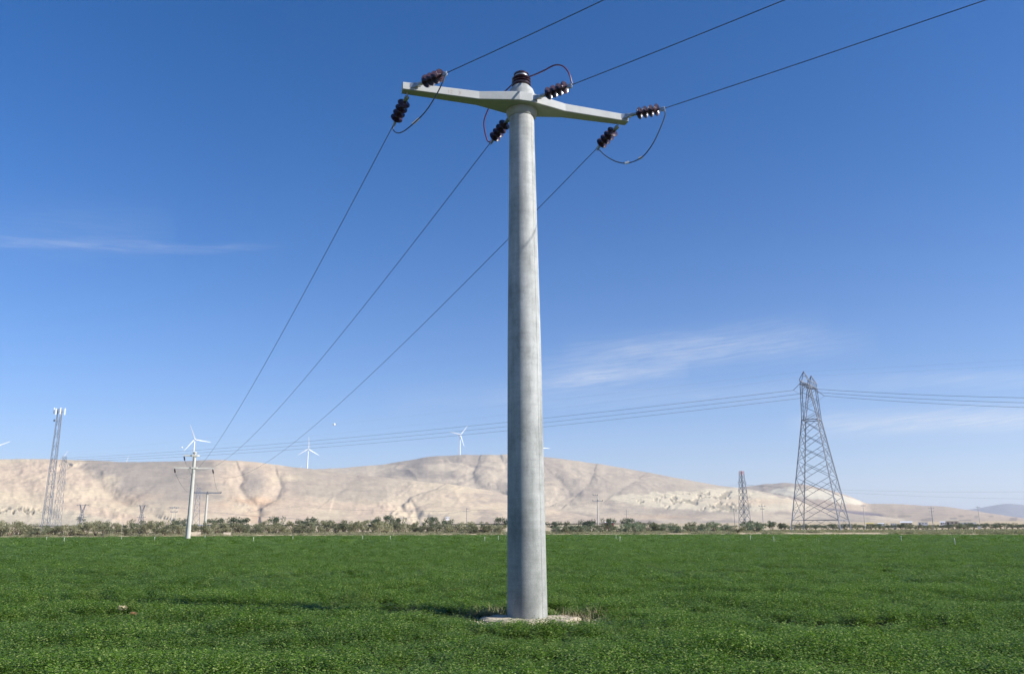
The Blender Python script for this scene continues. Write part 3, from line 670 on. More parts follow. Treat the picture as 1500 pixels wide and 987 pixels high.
    # bracket straps where the strings hold to the arm
    def strap(s, t0, wdt=.12):
        m = MB(); c = pt(s, t0, zb + .10)
        m.bar(c - a * .13 - n * .02, c + a * .10 + n * .05 + Vector((0, 0, .03)), .03, .10)
        m.bar(c - a * .02 + n * .01, c + n * .14 + a * .08, .02, .05); m.bar(c + Vector((0, 0, .06)) - a * .05, c + n * .13 + a * .09 + Vector((0, 0, .0)), .02, .03)
        m.lathe([(0, .03), (.03, .03)], c + a * .02 + n * .03, n, 8)
        m.build('arm_bracket', M_GALV, root); return c + n * .13 + a * .08
    fp = {}
    fp['f1'] = strap(-2.30, .11); fp['f2'] = strap(.30, .33); fp['f3'] = strap(2.52, .11)
    for kx, (ex, ey) in dict(f1=(657, 106), f2=(842, 123), f3=(983, 157)).items():
        p0 = fp[kx]; e = atY(ex, ey, p0.y - .58); ends[kx] = string(p0, e, .12)
    hooks = {'r1': (-2.45, -.02), 'r2': (-.12, -.36), 'r3': (2.36, -.02)}
    for kx, (ex, ey) in dict(r1=(575, 186), r2=(717, 211), r3=(873, 219)).items():
        s, t = hooks[kx]; c = pt(s, t, zb)
        m = MB(); m.tube([c + Vector((0, 0, .02)), c - Vector((0, 0, .07)), c - Vector((0, 0, .10)) - n * .03, c - Vector((0, 0, .08)) - n * .07], .016, 6); m.build('hook', M_GALV, root)
        p0 = c - Vector((0, 0, .08)) - n * .06; e = atY(ex, ey, p0.y + .70); ends[kx] = string(p0, e, .10)
    # jumper loops
    def loop(name, pts, y0, y1, r, mat, knots=()):
        n_ = len(pts); P = [atY(x, y, y0 + (y1 - y0) * i / (n_ - 1)) for i, (x, y) in enumerate(pts)]
        return P
    def spline(P, k=8):
        out = []
        for i in range(len(P) - 1):
            p0, p1, p2, p3 = P[max(i - 1, 0)], P[i], P[i + 1], P[min(i + 2, len(P) - 1)]
            for j in range(k):
                t = j / k; out.append(.5 * ((2 * p1) + (p2 - p0) * t + (2 * p0 - 5 * p1 + 4 * p2 - p3) * t * t + (-p0 + 3 * p1 - 3 * p2 + p3) * t ** 3))
        return out + [P[-1]]
    e1, e2, e3, b1, b2, b3 = (ends[k] for k in ('f1', 'f2', 'f3', 'r1', 'r2', 'r3'))
    P = [e1 - Vector((.02, 0, .03))] + loop('', [(648, 122), (637, 143), (623, 164), (607, 180), (592, 192), (582, 195), (576, 190)], e1.y + .05, b1.y, 0, 0) + [b1]
    m = MB(); S = spline(P); m.tube(S, .013, 8); j = m.build('jumper_cable', M_COND, root, smooth=True)
    c = atY(607, 180, e1.y + (b1.y - e1.y) * .6); m = MB(); m.bar(c - Vector((.04, 0, .03)), c + Vector((.10, 0, .10)), .04); m.build('splice_clamp', M_GALV, j)
    P = [e3 - Vector((.02, 0, .03))] + loop('', [(974, 170), (962, 200), (950, 220), (938, 232), (920, 239), (903, 237), (888, 229), (878, 220)], e3.y + .05, b3.y, 0, 0) + [b3]
    m = MB(); m.tube(spline(P), .013, 8); j = m.build('jumper_cable', M_COND, root, smooth=True)
    for cx, cy in ((938, 232), (918, 239)):
        c = atY(cx, cy, (e3.y + b3.y) / 2); m = MB(); m.bar(c - Vector((.04, 0, .01)), c + Vector((.05, 0, .03)), .045); m.build('splice_clamp', M_GALV, j)
    tp = ax(11.53)
    P = [e2 + Vector((0, 0, .02))] + loop('', [(833, 107), (824, 97), (812, 96), (798, 103), (785, 109), (777, 112), (770, 115)], e2.y, tp.y - .12, 0, 0)
    m = MB(); m.tube(spline(P), .016, 8); m.build('jumper_cable', M_RED, root, smooth=True)['label'] = 'red insulated jumper looping up from the front clamp to the post insulator'
    P = [tp + Vector((-.13, .05, -.03)), atY(750, 124, 16.5), atY(742, 132, 16.6), atY(731, 142, 16.7), atY(721, 151, 16.78), atY(714, 163, 16.85), atY(709, 178, 16.95), atY(710, 192, 17.05), atY(714, 206, b2.y), b2]
    m = MB(); m.tube(spline(P), .015, 8); m.build('jumper_cable', M_RED, root, smooth=True)['label'] = 'red insulated jumper dropping past the arm to the rear clamp'
    return ends
ENDS = near_pole()

# footing of lime concrete, uneven edge, low above the soil
def footing():
    m = MB(); N = 26; r = random.Random(3)
    cx, cy = POLE.x + .12, POLE.y - .25
    def ring(f, z): return [(cx + f * (.93 + .22 * rr) * 0.98 * math.cos(a), cy + f * (.62 + .12 * rr) * math.sin(a), z + .02 * rr) for a, rr in angs]
    angs = [(2 * math.pi * k / N, r.uniform(-1, 1)) for k in range(N)]
    vs = ring(1.0, -.05) + ring(1.0, .03) + ring(.93, .065) + ring(.5, .075)
    fs = [(i * N + k, i * N + (k + 1) % N, (i + 1) * N + (k + 1) % N, (i + 1) * N + k) for i in range(3) for k in range(N)] + [tuple(range(3 * N, 4 * N))]
    m.add(vs, fs); o = m.build('footing', M_PAD, None, (cx, cy, 0))
    tag(o, 'low uneven cream concrete footing round the foot of the big pole', 'footing')
footing()
def rock(name, loc, s, mat, label, seed):
    r = random.Random(seed); import bmesh
    b = bmesh.new(); bmesh.ops.create_icosphere(b, subdivisions=2, radius=1)
    for v in b.verts:
        k = 1 + .28 * math.sin(v.co.x * 3 + seed) * math.cos(v.co.y * 4 + seed) + r.uniform(-.13, .13)
        v.co = Vector((v.co.x * s[0] * k, v.co.y * s[1] * k, v.co.z * s[2] * k))
    me = bpy.data.meshes.new(name); b.to_mesh(me); b.free(); me.materials.append(mat)
    o = bpy.data.objects.new(name, me); col.objects.link(o); o.location = loc; tag(o, label, 'stone'); return o
p = atz(178, 890, .20); rock('stone', p, (.10, .06, .05), M_STONE, 'cream stone lying in the crop left of the big pole', 2)
p = atz(194, 898, .17); rock('stone', p, (.08, .05, .03), M_STONE2, 'rusty brown stone beside the cream stone in the crop', 5)
def rubble():
    r = random.Random(4); m = MB()
    for _ in range(260):
        a = r.uniform(0, 6.28); q = r.uniform(.85, 1.5); x, y = POLE.x + .12 + q * 1.05 * math.cos(a), POLE.y - .3 + q * .72 * math.sin(a); s_ = r.uniform(.012, .045)
        P_ = [(x + s_ * r.uniform(.6, 1.3) * dx, y + s_ * r.uniform(.6, 1.3) * dy, .01 + s_ * r.uniform(.4, 1) * dz) for dx, dy, dz in ((1, 0, 0), (0, 1, 0), (-1, 0, 0), (0, -1, 0), (.2, .1, 1))]
        m.add(P_, [(0, 1, 4), (1, 2, 4), (2, 3, 4), (3, 0, 4)])
    o = m.build('rubble', M_PAD, None, (POLE.x, POLE.y, 0)); tag(o, 'crumbled cream rubble scattered round the footing of the big pole', 'rubble', kind='stuff')
rubble()
def dry_tufts():
    # dead grass standing behind and beside the footing
    v, f = [], []
    r = random.Random(9)
    def blade(x, y, z0, L, an, lean, w):
        d = Vector((math.cos(an) * lean, math.sin(an) * lean, 1)).normalized(); s = Vector((-math.sin(an), math.cos(an), 0)) * w
        p = Vector((x, y, z0)); mid = p + d * L * .6; tip = p + d * L + Vector((math.cos(an), math.sin(an), -.3)) * L * .25; n = len(v)
        v.extend([tuple(p - s), tuple(p + s), tuple(mid + s * .7), tuple(mid - s * .7), tuple(tip)]); f.extend([(n, n + 1, n + 2, n + 3), (n + 3, n + 2, n + 4)])
    for (cx, cy, sx, sy, N, h) in ((-.62, .35, .38, .25, 240, .32), (-.9, .45, .3, .2, 90, .38), (1.15, .45, .45, .25, 150, .30), (1.65, .1, .4, .3, 90, .24), (.9, .0, .25, .2, 160, .18), (-.2, .75, .5, .2, 100, .3), (-1.4, -.45, .35, .08, 80, .12), (.7, -.6, .6, .12, 150, .12), (1.5, -.4, .4, .2, 90, .15)):
        for _ in range(N):
            blade(POLE.x + cx + r.gauss(0, sx * .7), POLE.y + cy + r.gauss(0, sy * .7), 0, h * .8 * r.uniform(.5, 1.25), r.uniform(0, 6.28), abs(r.gauss(0, .9)), r.uniform(.003, .008))
    me = bpy.data.meshes.new('dry_grass'); me.from_pydata(v, [], f); me.materials.append(M_STRAW)
    o = bpy.data.objects.new('dry_grass', me); col.objects.link(o); tag(o, 'dead straw coloured grass round the pole footing', 'grass', kind='stuff')
dry_tufts()

# ------------------------------------------------------------------ other poles
def wire(name, pts, r, mat, label, cat='overhead wire', group=None):
    m = MB(); m.tube(pts, r, 5); o = m.build(name, mat, None, tuple(Vector(pts[0]))); tag(o, label, cat, group); return o
def sag_pts(A, B, s, n=40):
    A, B = Vector(A), Vector(B); return [A.lerp(B, t) - Vector((0, 0, 4 * s * t * (1 - t))) for t in np.linspace(0, 1, n)]

def ground_at(p): return float(ground_z(math.hypot(p.x, p.y), float(col_of(p.x, p.y))))
def place(px, d, z=None):
    p = atd(px, 778, d); p.z = 0; p.z = ground_at(p) if z is None else z; return p
# second pole of the same line, at the far side of the crop
B0 = place(276, 158, 0)
def pole_b():
    root = empty('power_pole', B0); tag(root, 'white concrete power pole with two crossarms standing at the far side of the field', 'power pole')
    H = 15.15
    m = MB(); m.tube_frames([(B0 + Vector((0, 0, z)), r) for z, r in ((-.2, .43), (H - 1.2, .26), (H, .24))], Vector((0, 0, 1)), 20); m.build('shaft', M_POLE2, root, smooth=True)
    m = MB(); m.tube_frames([(B0 + Vector((0, 0, z)), r) for z, r in ((H + .003, .34), (H + .15, .36), (H + .35, .15))], Vector((0, 0, 1)), 16); m.build('pole_cap', M_POLE2, root, smooth=True)
    axd = Vector((math.cos(R(21)), math.sin(R(21)), 0))
    out = {}
    def arm(zc, l0, l1, w):
        c = B0 + Vector((0, 0, zc)); m = MB(); nn = Vector((-axd.y, axd.x, 0))
        secs = [(l0, .09, .10), (-.8, .14, .12), (-.45, .34, .15), (.45, .34, .15), (.8, .14, .12), (l1, .09, .10)]
        secs = [q for q in secs if l0 <= q[0] <= l1]
        vs = [c + axd * s + nn * (w_ * k1) + Vector((0, 0, h_ * k2)) for s, w_, h_ in secs for k1, k2 in ((-1, -1), (1, -1), (1, 1), (-1, 1))]
        fs = [(i * 4 + j, i * 4 + (j + 1) % 4, i * 4 + 4 + (j + 1) % 4, i * 4 + 4 + j) for i in range(len(secs) - 1) for j in range(4)] + [(0, 1, 2, 3), tuple(len(secs) * 4 - 1 - j for j in range(4))]
        m.add(vs, fs); m.build('crossarm', M_POLE2, root)
        return c
    zl, zu = 12.55, 14.75
    cl = arm(zl, -3.35, 3.35, .1); cu = arm(zu, -1.9, .85, .1)
    for key, c, s in (('ll', cl, -3.2), ('lr', cl, 3.2), ('ul', cu, -1.8)):
        p = c + axd * s - Vector((0, 0, .1)); q = p + Vector((.42, -.5, -.95)) * .9; m = MB(); dd = (q - p).normalized()
        m.lathe([(0, .03), (.15, .03)] + [(t + .2, r) for k in range(5) for t, r in ((k * .15, .05), (k * .15 + .05, .13), (k * .15 + .08, .13), (k * .15 + .1, .05))] + [(1.1, .03)], p, dd, 10)
        m.build('insulator_string', M_PORC, root); out[key] = q
    return out
BE = pole_b()
LW = 'conductors of the near pole line'
wire('power_line', sag_pts(ENDS['r1'], BE['ll'], 3.5, 60), .0092, M_COND, 'dark wire from the left end of the big pole\'s crossarm back to the double-armed pole')
wire('power_line', sag_pts(ENDS['r2'], BE['ul'], 4.1, 60), .0092, M_COND, 'dark wire from behind the big pole\'s centre back to the double-armed pole')
wire('power_line', sag_pts(ENDS['r3'], BE['lr'], 3.3, 60), .0092, M_COND, 'dark wire crossing behind the big pole from its right arm to the double-armed pole')
for k, (ex, nm) in dict(f1=(885, 'left end'), f2=(1150, 'middle'), f3=(1445, 'right end')).items():
    A = ENDS[k]; E = atz(ex, 0, A.z - .12); d = E - A; d.z = 0; L = d.length; d.normalize()
    sl = -.12 / L * 1.35; pts = [A + d * s + Vector((0, 0, sl * s + (.12 * .35 / L ** 2) * s * s)) for s in np.linspace(0, 70, 60)]
    wire('power_line', pts, .0092, M_COND, 'dark wire rising out of the picture top from the crossarm\'s %s' % nm)

def small_pole(px, d, H, arms, label, r0=.22, r1=.13, mat=None, rot=10, double=False, cat='utility pole', insul=True):
    p = place(px, d); root = empty('utility_pole', p); tag(root, label, cat)
    mt = mat or M_POLE2
    ad = Vector((math.cos(R(rot)), math.sin(R(rot)), 0))
    for off in ((-.9, .9) if double else (0,)):
        m = MB(); m.tube_frames([(p + ad * off + Vector((0, 0, z)), r) for z, r in ((-.3, r0), (H, r1))], Vector((0, 0, 1)), 10); m.build('shaft', mt, root, smooth=True)
    tips = []
    for (z, l0, l1, w) in arms:
        c = p + Vector((0, -.02 - r1, z)); m = MB(); m.bar(c + ad * l0, c + ad * l1, w, w); m.build('crossarm', M_LATT if (w <= .12 or w > .28) else mt, root)
        for s in ((l0 + .1), (l0 + l1) / 2, (l1 - .1)):
            q = c + ad * s + Vector((0, 0, w / 2))
            if insul:
                m = MB(); m.lathe([(0, .04), (.1, .09), (.14, .05), (.2, .09), (.26, .04)], q, n=6); m.build('insulator', M_PORC, root)
            tips.append(q + Vector((0, 0, .26)))
    return root, tips
_, TC = small_pole(299.5, 258, 12.2, [(11.9, -3.6, 4.0, .34)], 'pale concrete pole with one long dark crossarm right of the double-armed pole', .42, .28)
_, TD = small_pole(252.5, 430, 12.5, [(11.8, -2.2, 2.2, .35), (9.9, -1.7, 1.7, .3)], 'twin-legged pale pole structure left of the double-armed pole', .22, .18, double=True)
_, TE = small_pole(683.5, 560, 14.5, [(12.2, -2.4, 2.4, .18), (13.9, -.3, 1.8, .15)], 'thin grey pole with crossarms on the hill foot left of the big pole', .2, .14, mat=M_LATT)
_, TF = small_pole(876.5, 240, 10.8, [(8.9, -1.5, 1.6, .12), (10.5, -1.4, .1, .12)], 'slim pale pole with two short arms right of the big pole', .2, .13)
_, TG = small_pole(1119, 262, 8.3, [(7.5, -1.1, 1.0, .1), (6.6, -.6, .6, .1)], 'short slim pole left of the large lattice pylon', .13, .09)
_, TH = small_pole(1268, 300, 8.6, [(8.1, -.8, .8, .1)], 'faint grey pole just right of the large lattice pylon', .13, .09)
small_pole(1368, 420, 10, [(9.3, -1.3, 1.3, .12), (7.8, -1.0, 1.0, .12)], 'faint thin pole before the white sheds on the right', .13, .1, mat=M_LATT)
small_pole(1437, 450, 10.5, [(10, -1.0, 1.0, .12)], 'faint pole with a small top arm near the right edge', .14, .1)
small_pole(918.5, 800, 16, [(14, -2.4, 2.4, .2), (11.5, -2.0, 2.0, .2)], 'very faint far pole above the bushes right of the slim pale pole', .2, .16, mat=M_LATT)
small_pole(1077, 700, 15, [(14, -3, 3, .18)], 'very faint far pole left of the red-topped pylon', .16, .12, mat=M_LATT)
for i in range(3):
    wire('power_line', sag_pts(BE[('ll', 'ul', 'lr')[i]], TC[i], 1.6, 24), .018, M_CONDF, 'faint wire from the double-armed pole on to the single-armed pole, %s of three' % ('left', 'middle', 'right')[i])
for i in range(2):
    wire('power_line', sag_pts(TE[i], TD[i], 6, 30), .03, M_CONDF, 'faint wire along the hill foot between thin far poles, %s one' % ('upper', 'lower')[i])

# ------------------------------------------------------------------ lattice pylons
_unit = MB(); _unit.box(-.5, .5, -.5, .5, -.5, .5)
UNIT = {}
def bar_obj(name, p, q, w, mat, parent):
    if mat.name not in UNIT: UNIT[mat.name] = _unit.mesh('lattice_bar', mat)
    p, q = Vector(p), Vector(q); d = q - p
    o = bpy.data.objects.new(name, UNIT[mat.name]); col.objects.link(o); o.parent = parent
    M = Matrix.Translation((p + q) / 2) @ d.to_track_quat('Z', 'Y').to_matrix().to_4x4() @ Matrix.Diagonal((w, w, d.length, 1))
    o.matrix_local = M; return o
def big_pylon():
    p = place(1203.5, 250); rz = -R(20 + 14)
    root = empty('lattice_pylon', p, rz)
    root.scale = (.91, .91, .935)
    tag(root, 'large grey lattice steel pylon with two peaks standing beyond the field on the right', 'pylon')
    mt = M_LATT
    lv = [0, 3.4, 10.2, 16.0, 21.0, 25.4, 29.6, 33.6]; W = lambda z: 7.3 + (2.45 - 7.3) * z / 33.6
    cs = [(-1, -1), (1, -1), (1, 1), (-1, 1)]
    for sx, sy in cs: bar_obj('leg', (sx * W(-.4), sy * W(-.4), -.4), (sx * W(33.6), sy * W(33.6), 33.6), .24, mt, root)
    for i in range(4):
        (ax_, ay), (bx, by) = cs[i], cs[(i + 1) % 4]
        bar_obj('horizontal_brace', (ax_ * W(3.4), ay * W(3.4), 3.4), (bx * W(3.4), by * W(3.4), 3.4), .125, mt, root)
        bar_obj('horizontal_brace', (ax_ * W(33.6), ay * W(33.6), 33.6), (bx * W(33.6), by * W(33.6), 33.6), .24, mt, root)
        for k in range(1, len(lv) - 1):
            z0, z1 = lv[k], lv[k + 1]; w0, w1 = W(z0), W(z1)
            A0, B0_ = Vector((ax_ * w0, ay * w0, z0)), Vector((bx * w0, by * w0, z0)); A1, B1 = Vector((ax_ * w1, ay * w1, z1)), Vector((bx * w1, by * w1, z1))
            bar_obj('diagonal_brace', A0, B1, .125, mt, root); bar_obj('diagonal_brace', B0_, A1, .125, mt, root)
            X = A0.lerp(B1, w0 / (w0 + w1))
            for t in (.5,):
                La = A0.lerp(A1, .5); Lb = B0_.lerp(B1, .5)
                bar_obj('short_brace', A0.lerp(X, .5), La, .08, mt, root); bar_obj('short_brace', B0_.lerp(X, .5), Lb, .08, mt, root)
                bar_obj('short_brace', A1.lerp(X, .5), La, .08, mt, root); bar_obj('short_brace', B1.lerp(X, .5), Lb, .08, mt, root)
        bar_obj('diagonal_brace', (ax_ * W(0), ay * W(0), 0), Vector(((ax_ + bx) / 2 * W(3.4), (ay + by) / 2 * W(3.4), 3.4)), .08, mt, root)
        bar_obj('diagonal_brace', (bx * W(0), by * W(0), 0), Vector(((ax_ + bx) / 2 * W(3.4), (ay + by) / 2 * W(3.4), 3.4)), .08, mt, root)
    # the two diverging masts
    for sy in (-1, 1):
        o0 = [Vector((sx * 2.45, sy * 2.45, 33.6)) for sx in (-1, 1)]; o1 = [Vector((sx * 1.2, sy * 5.6, 44.2)) for sx in (-1, 1)]
        i0 = [Vector((sx * 2.45, sy * .15, 33.6)) for sx in (-1, 1)]; i1 = [Vector((sx * 1.2, sy * 3.2, 44.2)) for sx in (-1, 1)]
        for a_, b_ in zip(o0 + i0, o1 + i1): bar_obj('mast_leg', a_, b_, .19, mt, root)
        n = 5
        for (p0, p1), (q0, q1) in (((o0[0], o1[0]), (o0[1], o1[1])), ((i0[0], i1[0]), (i0[1], i1[1])), ((o0[0], o1[0]), (i0[0], i1[0])), ((o0[1], o1[1]), (i0[1], i1[1]))):
            for k in range(n):
                a_, b_ = p0.lerp(p1, k / n), q0.lerp(q1, (k + 1) / n)
                if k % 2: a_, b_ = q0.lerp(q1, k / n), p0.lerp(p1, (k + 1) / n)
                bar_obj('mast_brace', a_, b_, .09, mt, root)
        # earth-wire peak
        ap = Vector((0, sy * 4.6, 48.3))
        for sx in (-1, 1):
            for yy in (3.2, 6.0): bar_obj('peak_bar', (sx * 1.2, sy * yy, 45.6), ap, .16, mt, root)
        bar_obj('peak_bar', (-.8, sy * 3.8, 46.9), (.8, sy * 3.8, 46.9), .1, mt, root)
    # bridge crossarm
    for sx in (-1, 1):
        bar_obj('crossarm_chord', (sx * 1.2, -6, 44.2), (sx * 1.2, 6, 44.2), .17, mt, root); bar_obj('crossarm_chord', (sx * 1.2, -6, 45.6), (sx * 1.2, 6, 45.6), .18, mt, root)
        for sy in (-1, 1):
            bar_obj('crossarm_chord', (sx * 1.2, sy * 6, 44.2), (0, sy * 8.9, 44.6), .16, mt, root); bar_obj('crossarm_chord', (sx * 1.2, sy * 6, 45.6), (0, sy * 8.9, 44.6), .14, mt, root)
            bar_obj('crossarm_end_bar', (-1.2, sy * (6 if sx > 0 else 3.2), 44.2), (1.2, sy * (6 if sx > 0 else 3.2), 44.2), .2, mt, root)
        for k in range(10):
            y0 = -6 + 1.2 * k; za, zb_ = (44.2, 45.6) if k % 2 else (45.6, 44.2); bar_obj('crossarm_brace', (sx * 1.2, y0, za), (sx * 1.2, y0 + 1.2, zb_), .1, mt, root)
    for k in range(5):
        y0 = -6 + 2.4 * k; bar_obj('crossarm_brace', (-1.2 if k % 2 else 1.2, y0, 44.2), (1.2 if k % 2 else -1.2, y0 + 2.4, 44.2), .1, mt, root)
    att = []
    Mx = Matrix.Translation(p) @ Matrix.Rotation(rz, 4, 'Z') @ Matrix.Diagonal((.91, .91, .935, 1))
    for yy in (-8.6, 0, 8.6):
        for sx in (-1, 1):
            m = MB(); e = Vector((sx * 2.6, yy, 42.1)); s = Vector((0 if abs(yy) > 1 else sx * 1.2, yy, 44.4 if abs(yy) > 1 else 44.1)); d = (e - s)
            n = 9; L = d.length
            m.lathe([(L * (k + f_) / n, r) for k in range(n) for f_, r in ((0, .04), (.45, .13), (.6, .13), (.75, .04))] + [(L, .04)], s, d, 8)
            me = m.mesh('insulator_string', M_LATT, (0, 0, 0)); o = bpy.data.objects.new('insulator_string', me); col.objects.link(o); o.parent = root
            att.append(Mx @ e)
        o0 = Vector((-2.6, yy, 42.1)); m = MB(); m.tube([o0, o0 + Vector((1.3, 0, -1.0)), o0 + Vector((2.6, 0, -1.3)), o0 + Vector((3.9, 0, -1.0)), o0 + Vector((5.2, 0, 0))], .03, 4)
        o = bpy.data.objects.new('jumper_cable', m.mesh('jumper_cable', M_CONDF)); col.objects.link(o); o.parent = root
    pk = [Mx @ Vector((0, sy * 4.6, 48.3)) for sy in (-1, 1)]
    return att, pk
ATT, PK = big_pylon()

def slim_pylon(p, H, w0, w1, arms, label, rz=0, bw=.16, red=0, n=9, mt=None):
    mt = mt or M_LATT
    root = empty('lattice_pylon', p, rz); tag(root, label, 'pylon')
    cs = [(-1, -1), (1, -1), (1, 1), (-1, 1)]; W = lambda z: (w0 + (w1 - w0) * z / H) / 2
    lv = [H * (1 - (1 - k / n) ** 1.25) for k in range(n + 1)]
    for sx, sy in cs: bar_obj('leg', (sx * W(0), sy * W(0), -.5), (sx * W(H), sy * W(H), H), bw * 1.3, mt, root)
    for k in range(n):
        z0, z1 = lv[k], lv[k + 1]; m_ = M_LATTR if (red and k >= n - red) else mt
        for i in range(4):
            (a_, b_), (c_, d_) = cs[i], cs[(i + 1) % 4]
            bar_obj('diagonal_brace', (a_ * W(z0), b_ * W(z0), z0), (c_ * W(z1), d_ * W(z1), z1), bw * .75, m_, root); bar_obj('diagonal_brace', (c_ * W(z0), d_ * W(z0), z0), (a_ * W(z1), b_ * W(z1), z1), bw * .75, m_, root)
            bar_obj('horizontal_brace', (a_ * W(z1), b_ * W(z1), z1), (c_ * W(z1), d_ * W(z1), z1), bw * .8, m_, root)
    tips = []; Mx = Matrix.Translation(p) @ Matrix.Rotation(rz, 4, 'Z')
    for z, L in arms:
        for s in (-1, 1):
            for sy in (-1, 1): bar_obj('crossarm_chord', (s * W(z), sy * W(z), z), (s * L, 0, z + .2), bw, mt, root)
            bar_obj('crossarm_chord', (s * W(z + 1.6), 0, z + 1.8), (s * L, 0, z + .25), bw * .8, mt, root)
            m = MB(); m.lathe([(0, .04), (.4, .14), (1.4, .14), (1.8, .04)], (s * L, 0, z + .2), (0, 0, -1), 6)
            o = bpy.data.objects.new('insulator_string', m.mesh('insulator_string', M_LATT)); col.objects.link(o); o.parent = root
            tips.append(Mx @ Vector((s * L, 0, z - 1.6)))
    return root, tips
P2 = place(81.5, 520)
zt = atd(88, 668, 520).z - P2.z
_, T2 = slim_pylon(P2, zt, 3.6, 1.5, [(zt - 4.5, 2.2), (zt - 14, 2.2), (zt * .42, 2.4)], 'slim grey lattice pylon standing right behind the leaning mobile phone mast', R(60), .085, n=12)
P3 = place(1092, 700); H3 = atd(1088, 690, 700).z - P3.z
_, T3 = slim_pylon(P3, H3, 7, 2.6, [(H3 - 9, 5.0), (H3 - 15, 5.4)], 'distant lattice pylon with a red top between the pole and the large pylon', R(35), .26, red=1, n=9)
P4 = place(286, 1000); H4 = atd(291, 714, 1000).z - P4.z
_, T4 = slim_pylon(P4, H4, 8, 3, [(H4 - 6, 8.5)], 'faint distant lattice pylon just behind the double-armed pole', R(20), .26, n=6)
def y_pylon(px, ytop, d, label):
    p = place(px, d); H = atd(px, ytop, d).z - p.z; root = empty('lattice_pylon', p, R(-10)); tag(root, label, 'pylon')
    for sx, sy in ((-1, -1), (1, -1), (1, 1), (-1, 1)): bar_obj('leg', (sx * 3, sy * 3, -1), (sx * .9, sy * .9, H * .62), .35, M_LATT, root)
    for k in range(4):
        z0, z1 = H * .15 * k, H * .15 * (k + 1); w0, w1 = 3 - 2.1 * z0 / (H * .62), 3 - 2.1 * z1 / (H * .62)
        for sy in (-1, 1): bar_obj('diagonal_brace', (-w0, sy * w0, z0), (w1, sy * w1, z1), .2, M_LATT, root); bar_obj('diagonal_brace', (w0, sy * w0, z0), (-w1, sy * w1, z1), .2, M_LATT, root)
    for s in (-1, 1):
        bar_obj('head_bar', (s * .9, 0, H * .62), (s * 3.2, 0, H), .45, M_LATT, root); bar_obj('head_bar', (s * .9, 0, H * .62), (-s * 2.6, 0, H * .97), .35, M_LATT, root)
    bar_obj('crossarm', (-6.5, 0, H * .96), (6.5, 0, H * .96), .35, M_LATT, root); bar_obj('crossarm', (-5.2, 0, H * .45), (5.2, 0, H * .45), .4, M_LATT, root)
    return root
y_pylon(117, 738, 900, 'small far pylon with a forked head before the hill, nearer the mobile phone mast')
y_pylon(205, 739, 950, 'small far pylon with a forked head between the phone mast and the double-armed pole')

# conductors of the large pylon (left span to the slim pylon, right span out of the frame)
Lnames = ('nearest', 'middle', 'farthest')
for i in range(3):
    A = ATT[2 * i]; ex, ey = [(742, 617.3), (742, 624.4), (742, 630.8)][i]; B = atd(88, 671 + 2.5 * i, 520)
    # sag chosen so that the span passes the photographed height at mid picture
    best = min((abs(min(sag_pts(A, B, s, 300), key=lambda q: abs(proj(q)[0] - ex)).z * 0 + proj(min(sag_pts(A, B, s, 300), key=lambda q: abs(proj(q)[0] - ex)))[1] - ey), s) for s in np.linspace(0, 16, 33))
    wire('power_line', sag_pts(A, B, best[1], 60), .045, M_CONDF, '%s conductor crossing the sky left of the large pylon' % Lnames[i].capitalize())
    A = ATT[2 * i + 1]; ye = (583, 590, 597)[i]
    v = (ATT[1] - ATT[0]); v.z = 0; v.normalize(); C = A + v * 300
    best = min((abs(proj(min([q for q in sag_pts(A, C, s, 200) if q.y > 30], key=lambda q: abs(proj(q)[0] - 1500)))[1] - ye), s) for s in np.linspace(0, 14, 29))
    wire('power_line', sag_pts(A, C, best[1], 60), .045, M_CONDF, '%s conductor crossing the sky right of the large pylon' % Lnames[i].capitalize())
for i in range(2):
    A = PK[i]; B = atd(89, 664 + 3 * i, 520); ex, ey = ((490, 621.5), (267, 655))[i]
    s0 = min((abs(proj(min(sag_pts(A, B, s, 300), key=lambda q: abs(proj(q)[0] - ex)))[1] - ey), s) for s in np.linspace(0, 20, 41))[1]
    pts = sag_pts(A, B, s0, 60)
    wire('earth_wire', pts, .009, M_CONDF, 'hair-thin earth wire left of the large pylon, from its %s peak' % ('nearer', 'farther')[i], 'overhead wire')
    v = (ATT[1] - ATT[0]); v.z = 0; v.normalize()
    wire('earth_wire', sag_pts(A, A + v * 300, 5, 40), .009, M_CONDF, 'hair-thin earth wire right of the large pylon, from its %s peak' % ('nearer', 'farther')[i], 'overhead wire')
    q = min(sag_pts(A, B, s0, 400), key=lambda q: abs(proj(q)[0] - ex))
    r_ = (.5, .36)[i]; m = MB(); m.lathe([(r_ * -math.cos(t) + 0, max(.01, r_ * math.sin(t))) for t in np.linspace(0, math.pi, 11)], q, (0, 0, 1), 14)
    o = m.build('marker_ball', M_WHITE, None, tuple(q), smooth=True)
    tag(o, ('white warning ball on the earth wire above and right of the middle wind turbine', 'small warning ball on the wire left of the turbine behind the double-armed pole')[i], 'marker ball')
# thin lines of the distant pylon
for i in range(2):
    A = T3[i]; B = atd(1600, 718 + 13 * i, 620)
    wire('power_line', sag_pts(A, B, 3, 40), .035, M_CONDF, 'faint low wire right of the red-topped pylon, %s of the two' % ('upper', 'lower')[i])
for i in range(2):
    wire('power_line', sag_pts(T3[i], T4[i], 20, 60), .03, M_CONDF, 'faint wire over the hill left of the red-topped pylon, %s' % ('nearer', 'farther')[i])

